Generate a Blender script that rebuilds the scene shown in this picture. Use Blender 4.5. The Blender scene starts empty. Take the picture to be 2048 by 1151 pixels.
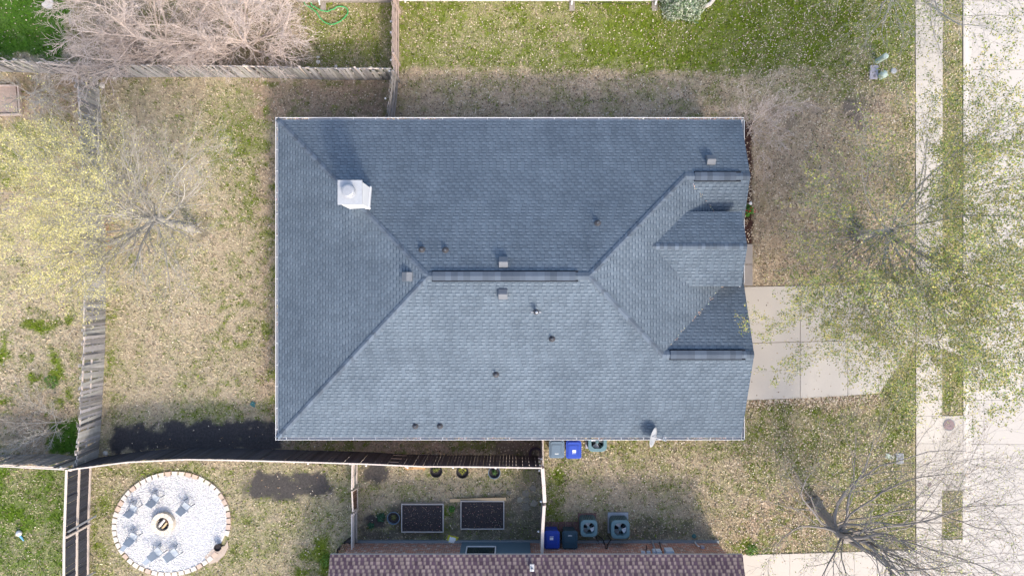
import bpy, math, random
import numpy as np
from mathutils import Vector, Matrix

# ------------------------------------------------------------ camera, sky, sun
S = bpy.context.scene
COL = S.collection
HC, FP = 34.0, 1490.0                      # camera height in metres, focal length in photo pixels
cam_d = bpy.data.cameras.new("camera"); cam = bpy.data.objects.new("camera", cam_d)
COL.objects.link(cam); S.camera = cam
cam.location = (0, 0, HC); cam.rotation_euler = (0, 0, 0)
cam_d.sensor_width = 36; cam_d.sensor_fit = 'HORIZONTAL'; cam_d.lens = 36 * FP / 2048
cam_d.clip_end = 2000; cam_d.clip_start = 0.5

SUN_AZ = math.degrees(math.atan2(.42, -.90)) # clockwise from +Y
SUN_EL = 42.0
w = bpy.data.worlds.new("World"); S.world = w; w.use_nodes = True
nt = w.node_tree; bg = nt.nodes['Background']
sky = nt.nodes.new('ShaderNodeTexSky'); sky.sky_type = 'NISHITA'; sky.sun_disc = False
sky.sun_elevation = math.radians(SUN_EL); sky.sun_rotation = math.radians(SUN_AZ)
sky.air_density = 1.0; sky.dust_density = 3.0; sky.ozone_density = 1.0
nt.links.new(sky.outputs[0], bg.inputs[0]); bg.inputs[1].default_value = 0.15
ld = bpy.data.lights.new("sun", 'SUN'); ld.energy = 1.0; ld.angle = math.radians(6.5); ld.color = (1, .90, .76)
lo = bpy.data.objects.new("sun", ld); COL.objects.link(lo)
sa, se = math.radians(SUN_AZ), math.radians(SUN_EL)
sv = Vector((math.sin(sa) * math.cos(se), math.cos(sa) * math.cos(se), math.sin(se)))
lo.rotation_euler = sv.to_track_quat('Z', 'Y').to_euler(); lo.location = sv * 60
S.view_settings.view_transform = 'Standard'; S.view_settings.look = 'None'
S.view_settings.exposure = 1.50; S.view_settings.gamma = 1.0
S.render.resolution_x = 1024; S.render.resolution_y = 575

# ------------------------------------------------------------ helpers
def W(px, py, z=0.0):                      # photo pixel at a known height -> metres
    k = (HC - z) / FP
    return ((px - 1024) * k, (575.5 - py) * k, z)
def WV(px, py, z=0.0): return Vector(W(px, py, z))

def tag(o, label=None, cat=None, group=None, kind=None):
    if label: o['label'] = label
    if cat: o['category'] = cat
    if group: o['group'] = group
    if kind: o['kind'] = kind
    return o
def empty(name, loc=(0, 0, 0), rz=0, **k):
    o = bpy.data.objects.new(name, None); COL.objects.link(o)
    o.location = loc; o.rotation_euler = (0, 0, rz); o.empty_display_size = .2
    return tag(o, **k)

class MB:
    def __init__(s): s.v = []; s.f = []; s.t = []; s.tint = (1, 1, 1)
    def add(s, vs, fs):
        n = len(s.v); s.v += [tuple(p) for p in vs]
        for f in fs: s.f.append(tuple(i + n for i in f)); s.t.append(s.tint)
        return s
    def box(s, c, d, rz=0, M=None):
        hx, hy, hz = d[0] / 2, d[1] / 2, d[2] / 2
        vs = [Vector((x, y, z)) for z in (-hz, hz) for x, y in ((-hx, -hy), (hx, -hy), (hx, hy), (-hx, hy))]
        R = M if M is not None else Matrix.Rotation(rz, 3, 'Z')
        vs = [R @ v + Vector(c) for v in vs]
        return s.add(vs, [(3, 2, 1, 0), (4, 5, 6, 7), (0, 1, 5, 4), (1, 2, 6, 5), (2, 3, 7, 6), (3, 0, 4, 7)])
    def bar(s, a, b, wd, th, up=Vector((0, 0, 1))):
        a, b = Vector(a), Vector(b); d = b - a; L = d.length; d.normalize()
        x = d.cross(up)
        if x.length < 1e-4: x = d.cross(Vector((0, 1, 0)))
        x.normalize(); y = x.cross(d)
        M = Matrix((x, d, y)).transposed()
        return s.box((a + b) / 2, (wd, L, th), M=M)
    def prism(s, out, z0, z1, cap=True, scale_top=1.0, c=(0, 0)):
        n = len(out)
        top = [(c[0] + (x - c[0]) * scale_top, c[1] + (y - c[1]) * scale_top) for x, y in out]
        vs = [(x, y, z0) for x, y in out] + [(x, y, z1) for x, y in top]
        fs = [(i, (i + 1) % n, n + (i + 1) % n, n + i) for i in range(n)]
        if cap: fs += [tuple(range(n - 1, -1, -1)), tuple(range(n, 2 * n))]
        return s.add(vs, fs)
    def lathe(s, prof, c=(0, 0, 0), n=20, cap0=False, cap1=False):
        vs = []; fs = []
        for r, z in prof:
            for i in range(n):
                a = 2 * math.pi * i / n
                vs.append((c[0] + r * math.cos(a), c[1] + r * math.sin(a), c[2] + z))
        for k in range(len(prof) - 1):
            for i in range(n):
                j = (i + 1) % n
                fs.append((k * n + i, k * n + j, (k + 1) * n + j, (k + 1) * n + i))
        if cap0: fs.append(tuple(range(n - 1, -1, -1)))
        if cap1: fs.append(tuple((len(prof) - 1) * n + i for i in range(n)))
        return s.add(vs, fs)
    def cyl(s, c, r, h, n=16): return s.lathe([(r, 0), (r, h)], c, n, True, True)
    def tube(s, pts, rad, n=6, cap=True):
        pts = [Vector(p) for p in pts]
        if not hasattr(rad, '__len__'): rad = [rad] * len(pts)
        vs = []; fs = []; ref = Vector((.3, .2, .93))
        for k, p in enumerate(pts):
            d = (pts[min(k + 1, len(pts) - 1)] - pts[max(k - 1, 0)])
            if d.length < 1e-9: d = Vector((0, 0, 1))
            d.normalize(); x = d.cross(ref)
            if x.length < 1e-3: x = d.cross(Vector((1, 0, 0)))
            x.normalize(); y = d.cross(x)
            for i in range(n):
                a = 2 * math.pi * i / n
                vs.append(p + x * math.cos(a) * rad[k] + y * math.sin(a) * rad[k])
        for k in range(len(pts) - 1):
            for i in range(n):
                j = (i + 1) % n
                fs.append((k * n + i, k * n + j, (k + 1) * n + j, (k + 1) * n + i))
        if cap: fs += [tuple(range(n - 1, -1, -1)), tuple((len(pts) - 1) * n + i for i in range(n))]
        return s.add(vs, fs)
    def build(s, name, m, parent=None, origin=None, smooth=False, world=True, **k):
        me = bpy.data.meshes.new(name)
        off = Vector((0, 0, 0))
        if parent is not None and world:
            pp = parent
            while pp is not None: off = off + Vector(pp.location); pp = pp.parent
        elif origin is not None: off = Vector(origin)
        me.from_pydata([(x - off[0], y - off[1], z - off[2]) for x, y, z in s.v], [], s.f)
        at = me.attributes.new('tint', 'FLOAT_COLOR', 'FACE')
        at.data.foreach_set('color', np.array([(t[0], t[1], t[2], 1) for t in s.t], dtype=np.float32).ravel())
        me.materials.append(m)
        if smooth: me.polygons.foreach_set('use_smooth', [True] * len(me.polygons))
        me.update()
        o = bpy.data.objects.new(name, me); COL.objects.link(o)
        if parent is not None: o.parent = parent
        elif origin is not None: o.location = origin
        return tag(o, **k)

def np_mesh(name, verts, faces, m, cols=None, parent=None, **k):     # faces: (n,k) array, cols per face (n,3)
    me = bpy.data.meshes.new(name)
    nf, kk = faces.shape
    me.vertices.add(len(verts)); me.vertices.foreach_set('co', np.asarray(verts, np.float32).ravel())
    me.loops.add(nf * kk); me.loops.foreach_set('vertex_index', faces.astype(np.int32).ravel())
    me.polygons.add(nf); me.polygons.foreach_set('loop_start', np.arange(0, nf * kk, kk, dtype=np.int32))
    me.polygons.foreach_set('loop_total', np.full(nf, kk, np.int32))
    me.update(calc_edges=True)
    c = np.ones((nf, 4), np.float32)
    if cols is not None: c[:, :3] = cols
    at = me.attributes.new('tint', 'FLOAT_COLOR', 'FACE'); at.data.foreach_set('color', c.ravel())
    me.materials.append(m)
    o = bpy.data.objects.new(name, me); COL.objects.link(o)
    if parent is not None: o.parent = parent
    return tag(o, **k)

def copy_tree(o, parent=None):
    c = o.copy(); COL.objects.link(c)
    if parent is not None: c.parent = parent
    for ch in list(o.children): copy_tree(ch, c)
    return c

# ------------------------------------------------------------ materials
class N:
    def __init__(s, name, rough=.85, spec=.3, metal=0.0):
        s.m = bpy.data.materials.new(name); s.m.use_nodes = True
        s.t = s.m.node_tree; s.b = s.t.nodes['Principled BSDF']
        s.b.inputs['Roughness'].default_value = rough; s.b.inputs['Metallic'].default_value = metal
        s.b.inputs['Specular IOR Level'].default_value = spec
    def n(s, typ, **kw):
        nd = s.t.nodes.new(typ)
        for k, v in kw.items():
            if k.startswith('_'): nd.inputs[k[1:].replace('_', ' ')].default_value = v
            else: setattr(nd, k, v)
        return nd
    def l(s, a, b): s.t.links.new(a, b)
    def math(s, op, a, b=None, c=None):
        nd = s.n('ShaderNodeMath', operation=op)
        for i, x in enumerate((a, b, c)):
            if x is None: continue
            if isinstance(x, (int, float)): nd.inputs[i].default_value = x
            else: s.l(x, nd.inputs[i])
        return nd.outputs[0]
    def mix(s, fac, a, b, blend='MIX'):
        nd = s.n('ShaderNodeMix', data_type='RGBA', blend_type=blend)
        for i, x in ((0, fac), (6, a), (7, b)):
            if isinstance(x, (int, float)): nd.inputs[i].default_value = x
            elif isinstance(x, tuple): nd.inputs[i].default_value = (*x, 1) if len(x) == 3 else x
            else: s.l(x, nd.inputs[i])
        return nd.outputs[2]
    def ramp(s, fac, stops):
        nd = s.n('ShaderNodeValToRGB'); cr = nd.color_ramp
        while len(cr.elements) < len(stops): cr.elements.new(.5)
        for e, (p, c) in zip(cr.elements, stops): e.position = p; e.color = (*c, 1) if len(c) == 3 else c
        s.l(fac, nd.inputs[0]); return nd.outputs[0]
    def noise(s, scale, detail=4, rough=.55, vec=None, dist=0):
        nd = s.n('ShaderNodeTexNoise'); nd.inputs['Scale'].default_value = scale
        nd.inputs['Detail'].default_value = detail; nd.inputs['Roughness'].default_value = rough
        nd.inputs['Distortion'].default_value = dist
        if vec is None:
            g = s.n('ShaderNodeNewGeometry'); vec = g.outputs['Position']
        s.l(vec, nd.inputs['Vector']); return nd.outputs[0]
    def tint(s):
        a = s.n('ShaderNodeAttribute', attribute_name='tint'); return a.outputs['Color']
    def bump(s, h, strength=.5, dist=.01):
        b = s.n('ShaderNodeBump'); b.inputs['Strength'].default_value = strength; b.inputs['Distance'].default_value = dist
        s.l(h, b.inputs['Height']); s.l(b.outputs[0], s.b.inputs['Normal'])
    def color(s, c): s.l(c, s.b.inputs['Base Color']); return s.m

def simple(name, c, rough=.8, var=.25, scale=6, spec=.3, metal=0, bump=.0, bscale=40):
    q = N(name, rough, spec, metal)
    nz = q.noise(scale, 5, .6)
    v = q.mix(nz, tuple(x * (1 - var) for x in c), tuple(min(1, x * (1 + var)) for x in c))
    v = q.mix(1.0, v, q.tint(), 'MULTIPLY')
    if bump: q.bump(q.noise(bscale, 3), bump, .01)
    return q.color(v)

M = {}
M['white'] = simple('white_paint', (.66, .66, .66), .5, .05)
M['dirty_white'] = simple('weathered_white', (.33, .345, .365), .6, .2, 9)
M['galv'] = simple('galvanised_metal', (.33, .34, .355), .45, .15, 12, metal=.3)
M['ventgrey'] = simple('vent_grey', (.14, .15, .165), .7, .15, 9)
M['metergrey'] = simple('meter_grey', (.42, .50, .58), .5, .1, 9)
M['black'] = simple('black_plastic', (.02, .02, .022), .5, .3, 15)
M['darkpipe'] = simple('dark_flashing', (.045, .045, .05), .6, .3, 15)
M['grey'] = simple('grey_plastic', (.11, .16, .21), .5, .15, 9)
M['blue'] = simple('blue_plastic', (.02, .06, .36), .42, .15, 9)
M['teal'] = simple('dark_teal_plastic', (.025, .06, .085), .45, .15, 9)
M['acgreen'] = simple('green_grey_enamel', (.10, .18, .20), .5, .12, 8)
M['acdark'] = simple('dark_green_louvre', (.03, .065, .08), .55, .2, 20)
M['fan'] = simple('fan_blade_metal', (.62, .64, .66), .4, .1, 8)
M['dark'] = simple('dark_void', (.008, .008, .01), .9, .2)
M['soil'] = simple('dark_soil', (.035, .030, .032), .95, .55, 14, bump=.8, bscale=30)
M['timber'] = simple('new_timber', (.52, .38, .22), .75, .15, 10)
M['greywood'] = simple('weathered_grey_wood', (.40, .38, .36), .85, .2, 14, bump=.3)
M['brownwood'] = simple('red_brown_wood', (.12, .065, .045), .8, .25, 14)
M['chairgrey'] = simple('chair_fabric', (.46, .50, .53), .7, .06, 6)
M['chairframe'] = simple('chair_frame', (.20, .23, .27), .5, .1, 6)
M['stone'] = simple('pale_block', (.58, .53, .47), .85, .12, 7, bump=.3)
M['boulder'] = simple('pale_boulder', (.62, .58, .52), .9, .15, 9, bump=.4)
M['pebble'] = simple('white_pebbles', (.76, .755, .75), .8, .08, 3)
M['flag'] = simple('flagstone', (.20, .19, .165), .85, .25, 5, bump=.3)
M['paver'] = simple('red_brown_paver', (.17, .10, .09), .85, .2, 8, bump=.3)
M['palegreen'] = simple('pale_green_enamel', (.42, .50, .43), .5, .06, 6)
M['greyconc'] = simple('grey_lid', (.36, .34, .38), .8, .3, 6)
M['hose'] = simple('green_hose', (.05, .42, .14), .4, .1)
M['yellow'] = simple('yellow_bag', (.50, .46, .03), .45, .1)
M['paper'] = simple('white_label', (.72, .74, .72), .6, .2, 60)
M['slatepaint'] = simple('slate_painted_siding', (.10, .16, .20), .6, .08, 4)
M['glass'] = simple('dark_glass', (.015, .03, .035), .08, .2, 3, spec=.6)
M['leaf_t'] = simple('leaf_tinted', (1, 1, 1), .8, .15, 30)
M['leaf_t'].node_tree.nodes['Principled BSDF'].inputs['Subsurface Weight'].default_value = 0
M['bark'] = simple('grey_bark', (.37, .345, .305), .9, .3, 12, bump=.6, bscale=25)
M['bark_dark'] = simple('dark_bark', (.25, .225, .205), .9, .3, 12, bump=.6, bscale=25)
M['bark_pink'] = simple('pinkish_bark', (.60, .50, .44), .85, .2, 12)
M['iron'] = simple('rusty_iron', (.22, .16, .16), .7, .3, 20, bump=.6, bscale=50)
M['tealplastic'] = simple('teal_plastic', (.04, .14, .14), .5, .15, 9)
M['purple'] = simple('dark_purple_rubber', (.05, .03, .055), .5, .2, 9)
M['red'] = simple('red_petals', (.5, .02, .02), .6, .1)
M['kerbgrey'] = simple('grey_slab_edge', (.20, .22, .23), .85, .2, 8)

def concrete(name, c, sc=.6):
    q = N(name, .85, .25)
    a = q.noise(sc, 6, .62); b = q.noise(9, 5, .65); s_ = q.noise(60, 2)
    v = q.mix(a, tuple(x * .87 for x in c), tuple(x * 1.07 for x in c))
    v = q.mix(b, v, tuple(x * 1.05 for x in c))
    st = q.math('GREATER_THAN', q.noise(3.1, 8, .75), .66)
    v = q.mix(q.math('MULTIPLY', st, .25), v, tuple(x * .62 for x in c))
    v = q.mix(1.0, v, q.tint(), 'MULTIPLY')
    q.bump(s_, .3, .004)
    return q.color(v)
M['conc'] = concrete('concrete', (.455, .415, .36))
M['conc_street'] = concrete('street_concrete', (.455, .42, .375), .35)
M['conc_old'] = concrete('old_concrete', (.29, .262, .24))
M['joint'] = simple('joint_dirt', (.16, .13, .11), .95, .3, 20)

def shingle(name, base, lift, gap, course=.143, tab=.27, cover=(.38, .66), var=.10, line=.5):
    """laminated shingles: base colour, raised tab colour, colour of tab joints and painted tab shadows"""
    q = N(name, 1.0, .04)
    uv = q.n('ShaderNodeUVMap'); uv.uv_map = 'UVMap'
    sp = q.n('ShaderNodeSeparateXYZ'); q.l(uv.outputs[0], sp.inputs[0])
    u, v = sp.outputs[0], sp.outputs[1]
    vr = q.math('DIVIDE', v, course); row = q.math('FLOOR', vr); fv = q.math('FRACT', vr)
    wn = q.n('ShaderNodeTexWhiteNoise', noise_dimensions='1D'); q.l(row, wn.inputs['W'])
    uu = q.math('ADD', q.math('DIVIDE', u, tab), q.math('MULTIPLY', wn.outputs[0], 7.3))
    cell = q.math('FLOOR', uu); fu = q.math('FRACT', uu)
    cb = q.n('ShaderNodeCombineXYZ'); q.l(cell, cb.inputs[0]); q.l(row, cb.inputs[1])
    w2 = q.n('ShaderNodeTexWhiteNoise', noise_dimensions='2D'); q.l(cb.outputs[0], w2.inputs['Vector'])
    r = w2.outputs[0]; rc = q.n('ShaderNodeSeparateColor'); q.l(w2.outputs[1], rc.inputs[0])
    cov = q.math('MULTIPLY_ADD', r, cover[1] - cover[0], cover[0])
    raised = q.math('LESS_THAN', fu, cov)
    col = q.mix(raised, base, lift)
    col = q.mix(1.0, col, q.mix(rc.outputs[1], (1 - var,) * 3, (1 + var,) * 3), 'MULTIPLY')
    big = q.noise(.45, 5, .62)
    col = q.mix(1.0, col, q.mix(big, (.62, .64, .67), (1.38, 1.36, 1.33)), 'MULTIPLY')
    mp = q.n('ShaderNodeMapping'); mp.inputs['Scale'].default_value = (2.2, .25, 1); q.l(uv.outputs[0], mp.inputs[0])
    col = q.mix(1.0, col, q.mix(q.noise(1.0, 4, .6, mp.outputs[0]), (.78, .78, .78), (1.22, 1.22, 1.22)), 'MULTIPLY')
    col = q.mix(1.0, col, q.mix(q.noise(50, 2, .6), (.72, .72, .72), (1.28, 1.28, 1.28)), 'MULTIPLY')
    edge = q.math('GREATER_THAN', fv, .74)
    fac = q.math('MULTIPLY', edge, q.math('MULTIPLY_ADD', raised, line * .75, line * .25))  # shadow at the course edge painted in, stronger under raised tabs
    fac = q.math('MAXIMUM', fac, q.math('MULTIPLY', q.math('LESS_THAN', fu, .08), line * .5))
    col = q.mix(fac, col, gap)
    h = q.math('ADD', q.math('MULTIPLY', q.math('SUBTRACT', 1.0, fv), .9), q.math('MULTIPLY', raised, .8))
    q.bump(h, .8, .012)
    return q.color(col)
M['shingle'] = shingle('grey_blue_shingles', (.104, .131, .158), (.126, .154, .182), (.030, .046, .070), tab=.29, cover=(.40, .62), line=.85)
M['shingle_brown'] = shingle('brown_purple_shingles', (.078, .053, .068), (.20, .158, .142), (.05, .035, .05), course=.155, tab=.25, cover=(.30, .70), var=.2, line=.55)
q = N('cap_shingles', .9, .25)
v = q.mix(q.noise(4, 3), (.078, .100, .128), (.105, .130, .160)); v = q.mix(1.0, v, q.tint(), 'MULTIPLY'); q.bump(q.noise(60, 2), .4, .005)
M['cap'] = q.color(v)

def brick(name):
    q = N(name, .9, .2)
    uv = q.n('ShaderNodeUVMap'); uv.uv_map = 'UVMap'
    br = q.n('ShaderNodeTexBrick'); q.l(uv.outputs[0], br.inputs[0])
    br.inputs['Scale'].default_value = 1; br.inputs['Brick Width'].default_value = .21; br.inputs['Row Height'].default_value = .075
    br.inputs['Mortar Size'].default_value = .008; br.inputs['Color1'].default_value = (.42, .14, .065, 1); br.inputs['Color2'].default_value = (.17, .10, .08, 1)
    br.inputs['Mortar'].default_value = (.45, .42, .38, 1)
    z = q.noise(5, 6, .75)
    c = q.mix(q.math('MULTIPLY', q.math('GREATER_THAN', z, .56), .75), br.outputs['Color'], (.52, .47, .42))
    q.bump(br.outputs['Fac'], -.5, .01)
    return q.color(c)
M['brick'] = brick('brick_wall')

# ------------------------------------------------------------ ground maps (what grows where)
RNG = np.random.default_rng(7)
_lat = RNG.random((8, 256, 256))
def vnoise(x, y, sc, k=0):
    x = np.asarray(x) * sc + 37.7 * k; y = np.asarray(y) * sc + 11.3 * k
    xi = np.floor(x).astype(int); yi = np.floor(y).astype(int); fx = x - xi; fy = y - yi
    fx = fx * fx * (3 - 2 * fx); fy = fy * fy * (3 - 2 * fy); L = _lat[k % 8]
    g = lambda a, b: L[a & 255, b & 255]
    return (g(xi, yi) * (1 - fx) + g(xi + 1, yi) * fx) * (1 - fy) + (g(xi, yi + 1) * (1 - fx) + g(xi + 1, yi + 1) * fx) * fy
def fbm(x, y, sc, k=0, o=4):
    s = 0; a = 1; t = 0
    for i in range(o): s = s + a * vnoise(x, y, sc * 2 ** i, k + i); t += a; a *= .55
    return s / t
def sst(a, b, x): t = np.clip((x - a) / (b - a + 1e-9), 0, 1); return t * t * (3 - 2 * t)
def rectm(px, py, x0, y0, x1, y1, s=10):
    return sst(x0 - s, x0 + s, px) * (1 - sst(x1 - s, x1 + s, px)) * sst(y0 - s, y0 + s, py) * (1 - sst(y1 - s, y1 + s, py))
def ellm(px, py, cx, cy, rx, ry, s=.35):
    d = np.sqrt(((px - cx) / rx) ** 2 + ((py - cy) / ry) ** 2)
    return 1 - sst(1 - s, 1 + s, d)

def ground_map(X, Y):
    k = FP / HC
    px0 = 1024 + X * k; py0 = 575.5 - Y * k
    wx = (fbm(X, Y, .9, 1) - .5) * 46; wy = (fbm(X, Y, .9, 4) - .5) * 46
    wx2 = (fbm(X, Y, 2.2, 2) - .5) * 34; wy2 = (fbm(X, Y, 2.2, 5) - .5) * 34
    px = px0 + wx + wx2; py = py0 + wy + wy2          # loose outlines
    qx = px0 + wx2; qy = py0 + wy2                    # tighter outlines
    n1 = fbm(X, Y, .45, 3); n2 = fbm(X, Y, 1.6, 6); n3 = fbm(X, Y, 5.0, 0)
    n25 = fbm(X, Y, 2.4, 1); tuft = sst(.50, .62, n25 * .6 + n3 * .4)
    G = .22 * tuft + .04; D = np.zeros_like(X); B = .12 + .2 * n1; SAT = np.zeros_like(X)
    def g(m, v, tv=.2):                               # green weight v, tuft weight tv inside mask m
        nonlocal G
        G = G * (1 - m) + m * np.clip(v + tv * ((n2 - .5) * 1.6 + (tuft - .38) * .75), 0, 1)
    def b(m, v):
        nonlocal B; B = B * (1 - m) + m * v
    def d(m, v):
        nonlocal D; D = np.maximum(D, m * v)
    # north lawn
    m = rectm(px, py, 796, -900, 1835, 138, 10); g(m, .78, .42); b(m, .06)
    m = ellm(px, py, 1010, 75, 260, 60, .6); g(m * .5, .5, .3)
    m = rectm(px, py, 1180, -200, 1835, 130, 40); g(m * .8, .92, .25)
    m = rectm(px, py, 1640, 100, 1840, 185, 18); g(m, .68, .30)
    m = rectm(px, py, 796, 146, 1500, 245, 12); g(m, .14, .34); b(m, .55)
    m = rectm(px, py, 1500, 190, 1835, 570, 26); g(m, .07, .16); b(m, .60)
    m = ellm(px, py, 1640, 180, 160, 26, .5); g(m * .7, .45, .3)
    m = rectm(px, py, 1780, 200, 1835, 420, 16); g(m * .8, .45, .4)
    d(ellm(px, py, 1713, 225, 24, 34, .6), .75); d(ellm(px, py, 1596, 250, 34, 22, .8), .25); d(ellm(px, py, 1570, 320, 60, 40, .9), .25); d(ellm(px, py, 1655, 508, 34, 22, .9), .3)
    d(ellm(qx, qy, 1706, 463, 22, 30, .3), 1.0); d(ellm(px, py, 1765, 470, 45, 16, .5), .6)
    d(rectm(px, py, 1430, 215, 1510, 240, 10), .5)
    # middle north yard and far corner
    m = rectm(px, py, 600, -400, 790, 142, 14); g(m, .58, .35); b(m, .3)
    m = rectm(px, py, 140, -400, 610, 140, 14); g(m, .24, .3); b(m, .7)
    d(rectm(px, py, 150, 95, 620, 138, 12), .35)
    m = rectm(px, py, -900, -700, 132, 122, 8); g(m, .97, .1); b(m, 0); SAT = np.maximum(SAT, m)
    # back yard of the grey house
    m = rectm(px, py, 205, 150, 556, 905, 10); g(m, .17, .36); b(m, .02); g(ellm(px, py, 320, 690, 120, 120, .5) * .8, .15, .3); g(ellm(px, py, 330, 360, 90, 140, .6) * .7, .16, .3)
    g(ellm(px, py, 470, 270, 60, 75, .7), .60, .35); g(ellm(px, py, 240, 300, 40, 120, .9) * .5, .3, .3); g(ellm(px, py, 515, 400, 40, 60, .8) * .8, .35, .4)
    m = ellm(px, py, 300, 700, 160, 110, .6); b(m, 0.0)
    m = rectm(px, py, 520, 290, 556, 860, 12); g(m, .30, .75); b(m, .55)
    m = rectm(px, py, 500, 158, 800, 245, 12); g(m, .12, .45); b(m, .9); d(m, .28)
    m = rectm(px, py, 208, 560, 245, 860, 8); g(m, .32, .5)
    m = rectm(px, py, 340, 812, 470, 850, 10); g(m, .55, .4)
    m = rectm(px, py, 700, 165, 790, 240, 20); d(m, .4)
    d(rectm(qx, qy, 222, 850, 380, 905, 7), 1.0); d(rectm(qx, qy, 330, 842, 562, 905, 8), 1.0)
    d(ellm(px, py, 392, 455, 30, 26, .5), .55)
    # strip beside the grey house
    m = rectm(px, py, 560, 868, 1085, 912, 6); g(m, .25, .5); b(m, .8); d(m, .2); d(rectm(px, py, 985, 868, 1085, 935, 8), .7)
    # west neighbours
    m = rectm(px, py, -900, 150, 165, 420, 10); g(m, .12, .3); b(m, .85); d(rectm(px, py, 30, 150, 165, 240, 14), .35)
    g(ellm(px, py, 45, 285, 75, 40, .6), .68, .4); g(ellm(px, py, 20, 350, 40, 30, .6), .6, .4)
    m = rectm(px, py, -900, 440, 165, 905, 10); g(m, .08, .30); b(m, .05)
    for cx, cy, rx, ry in ((125, 640, 14, 12), (75, 650, 28, 14), (105, 720, 16, 30), (105, 760, 14, 22), (48, 720, 10, 10), (5, 700, 14, 30), (60, 752, 8, 10), (140, 790, 14, 14), (8, 805, 14, 10), (115, 812, 14, 10), (155, 880, 14, 26)):
        g(ellm(px, py, cx, cy, rx, ry, .5), .9, .2)
    d(ellm(px, py, 60, 860, 90, 45, .8), .16); b(ellm(px, py, 60, 860, 90, 60, .8), .7)
    m = rectm(qx, qy, 101, 840, 160, 912, 7); g(m, .98, .1); SAT = np.maximum(SAT, m)
    m = rectm(px, py, -900, 928, 134, 1900, 8); g(m, .74, .35); b(m, 0.05); SAT = np.maximum(SAT, m * .55)
    # yard with the fire pit
    m = rectm(px, py, 182, 925, 708, 1900, 8); g(m, .30, .34); b(m, .05)
    g(rectm(px, py, 182, 930, 230, 1160, 14), .50, .4); g(ellm(px, py, 300, 935, 120, 14, .5), .5, .3)
    d(rectm(qx, qy, 500, 942, 663, 997, 7), .95); d(ellm(px, py, 495, 965, 20, 22, .6), .7)
    g(ellm(px, py, 650, 1120, 22, 42, .5), .98, .1); g(ellm(px, py, 618, 1105, 16, 12, .5), .9, .1); g(ellm(px, py, 668, 1058, 8, 10, .5), .9, .1); g(ellm(px, py, 610, 1146, 14, 8, .5), .9, .1)
    g(ellm(px, py, 465, 1060, 30, 60, .7) * .6, .5, .4)
    # kitchen garden
    m = rectm(px, py, 714, 925, 1088, 1090, 6); g(m, .22, .36); b(m, .12)
    d(rectm(qx, qy, 718, 930, 780, 964, 7), .95); d(ellm(qx, qy, 752, 1040, 24, 16, .4), .95); d(rectm(qx, qy, 722, 1058, 800, 1086, 8), .75)
    d(rectm(px, py, 780, 1002, 900, 1086, 8), .7); d(rectm(px, py, 905, 1002, 1090, 1086, 8), .6); d(rectm(px, py, 1015, 930, 1090, 1090, 12), .5)
    g(ellm(px, py, 904, 1015, 10, 9, .4), .9, .1)
    # side yard between the two houses, front verge
    m = rectm(px, py, 1090, 868, 1480, 1085, 8); g(m, .22, .4); b(m, .16)
    g(rectm(px, py, 1092, 925, 1128, 1050, 12), .60, .5); g(rectm(px, py, 1200, 876, 1500, 915, 14), .42, .5)
    m = rectm(px, py, 1480, 790, 1835, 1110, 20); g(m, .42, .5); b(m, .3)
    g(ellm(px, py, 1800, 800, 50, 100, .6), .75, .3); g(ellm(px, py, 1790, 1030, 60, 90, .6), .68, .3); g(ellm(px, py, 1640, 900, 70, 60, .8) * .7, .6, .3)
    b(rectm(px, py, 1480, 798, 1780, 812, 10), .9)
    m = ellm(px, py, 1570, 1050, 110, 60, .6); g(m, .14, .3); b(m, .8); d(ellm(px, py, 1628, 1000, 30, 34, .7), .4)
    d(rectm(px, py, 1090, 1050, 1420, 1086, 12), .55); d(ellm(px, py, 1290, 1050, 50, 22, .6), .6)
    g(ellm(px, py, 1500, 1095, 34, 14, .6), .8, .3)
    m = rectm(px0, py0, 1885, -900, 1926, 1900, 2); g(m, .58, .4); b(m, .3)
    # discrete green tufts
    dots = sst(.60, .70, vnoise(X, Y, 2.6, 6) * .6 + vnoise(X, Y, 6.5, 2) * .4)
    dm = rectm(px, py, 420, 160, 556, 905, 30) * .65 + rectm(px, py, 205, 160, 420, 905, 20) * .12 + rectm(px, py, 520, 150, 800, 245, 10) * .6 + rectm(px, py, 182, 925, 708, 1200, 8) * .25 + rectm(px, py, 714, 925, 1088, 1090, 6) * .4 + rectm(px, py, 1090, 868, 1480, 1085, 8) * .4 + rectm(px, py, 1480, 790, 1835, 1110, 20) * .7 + rectm(px, py, 796, 120, 1500, 245, 10) * .45 + rectm(px, py, 560, 868, 1085, 912, 6) * .8 + rectm(px, py, -900, 440, 165, 905, 10) * .5
    dm = np.clip(dm, 0, 1) * dots; G = G * (1 - dm) + .78 * dm
    blot = sst(.54, .66, fbm(X, Y, 1.0, 2)) * rectm(px, py, 1500, 210, 1800, 570, 24) + .6 * sst(.56, .68, fbm(X, Y, 1.3, 4)) * rectm(px, py, 205, 150, 800, 240, 14)
    D = np.maximum(D, blot * .50)
    # mulch in the front bed
    R = rectm(px0 + wx2 * .3, py0 + wy2 * .3, 1400, 243, 1506, 489, 3)
    G = np.clip(G, 0, 1); D = np.clip(D, 0, 1) * sst(.16, .46, n3 * .6 + n25 * .25 + D * .28 - .12)
    D = np.maximum(D, .95 * ellm(qx, qy, 1706, 463, 23, 30, .3))
    tan = np.array([.47, .395, .275]); tan2 = np.array([.36, .30, .205]); grn = np.array([.125, .175, .018]); grn2 = np.array([.06, .14, .015])
    brn = np.array([.43, .315, .22]); soil = np.array([.062, .057, .058]); mul = np.array([.055, .028, .024])
    f = (.5 + .9 * (n3 - .5))[..., None]
    c = tan * (1 - f) + tan2 * f
    c = c * (1 - B[..., None]) + brn * B[..., None]
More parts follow.
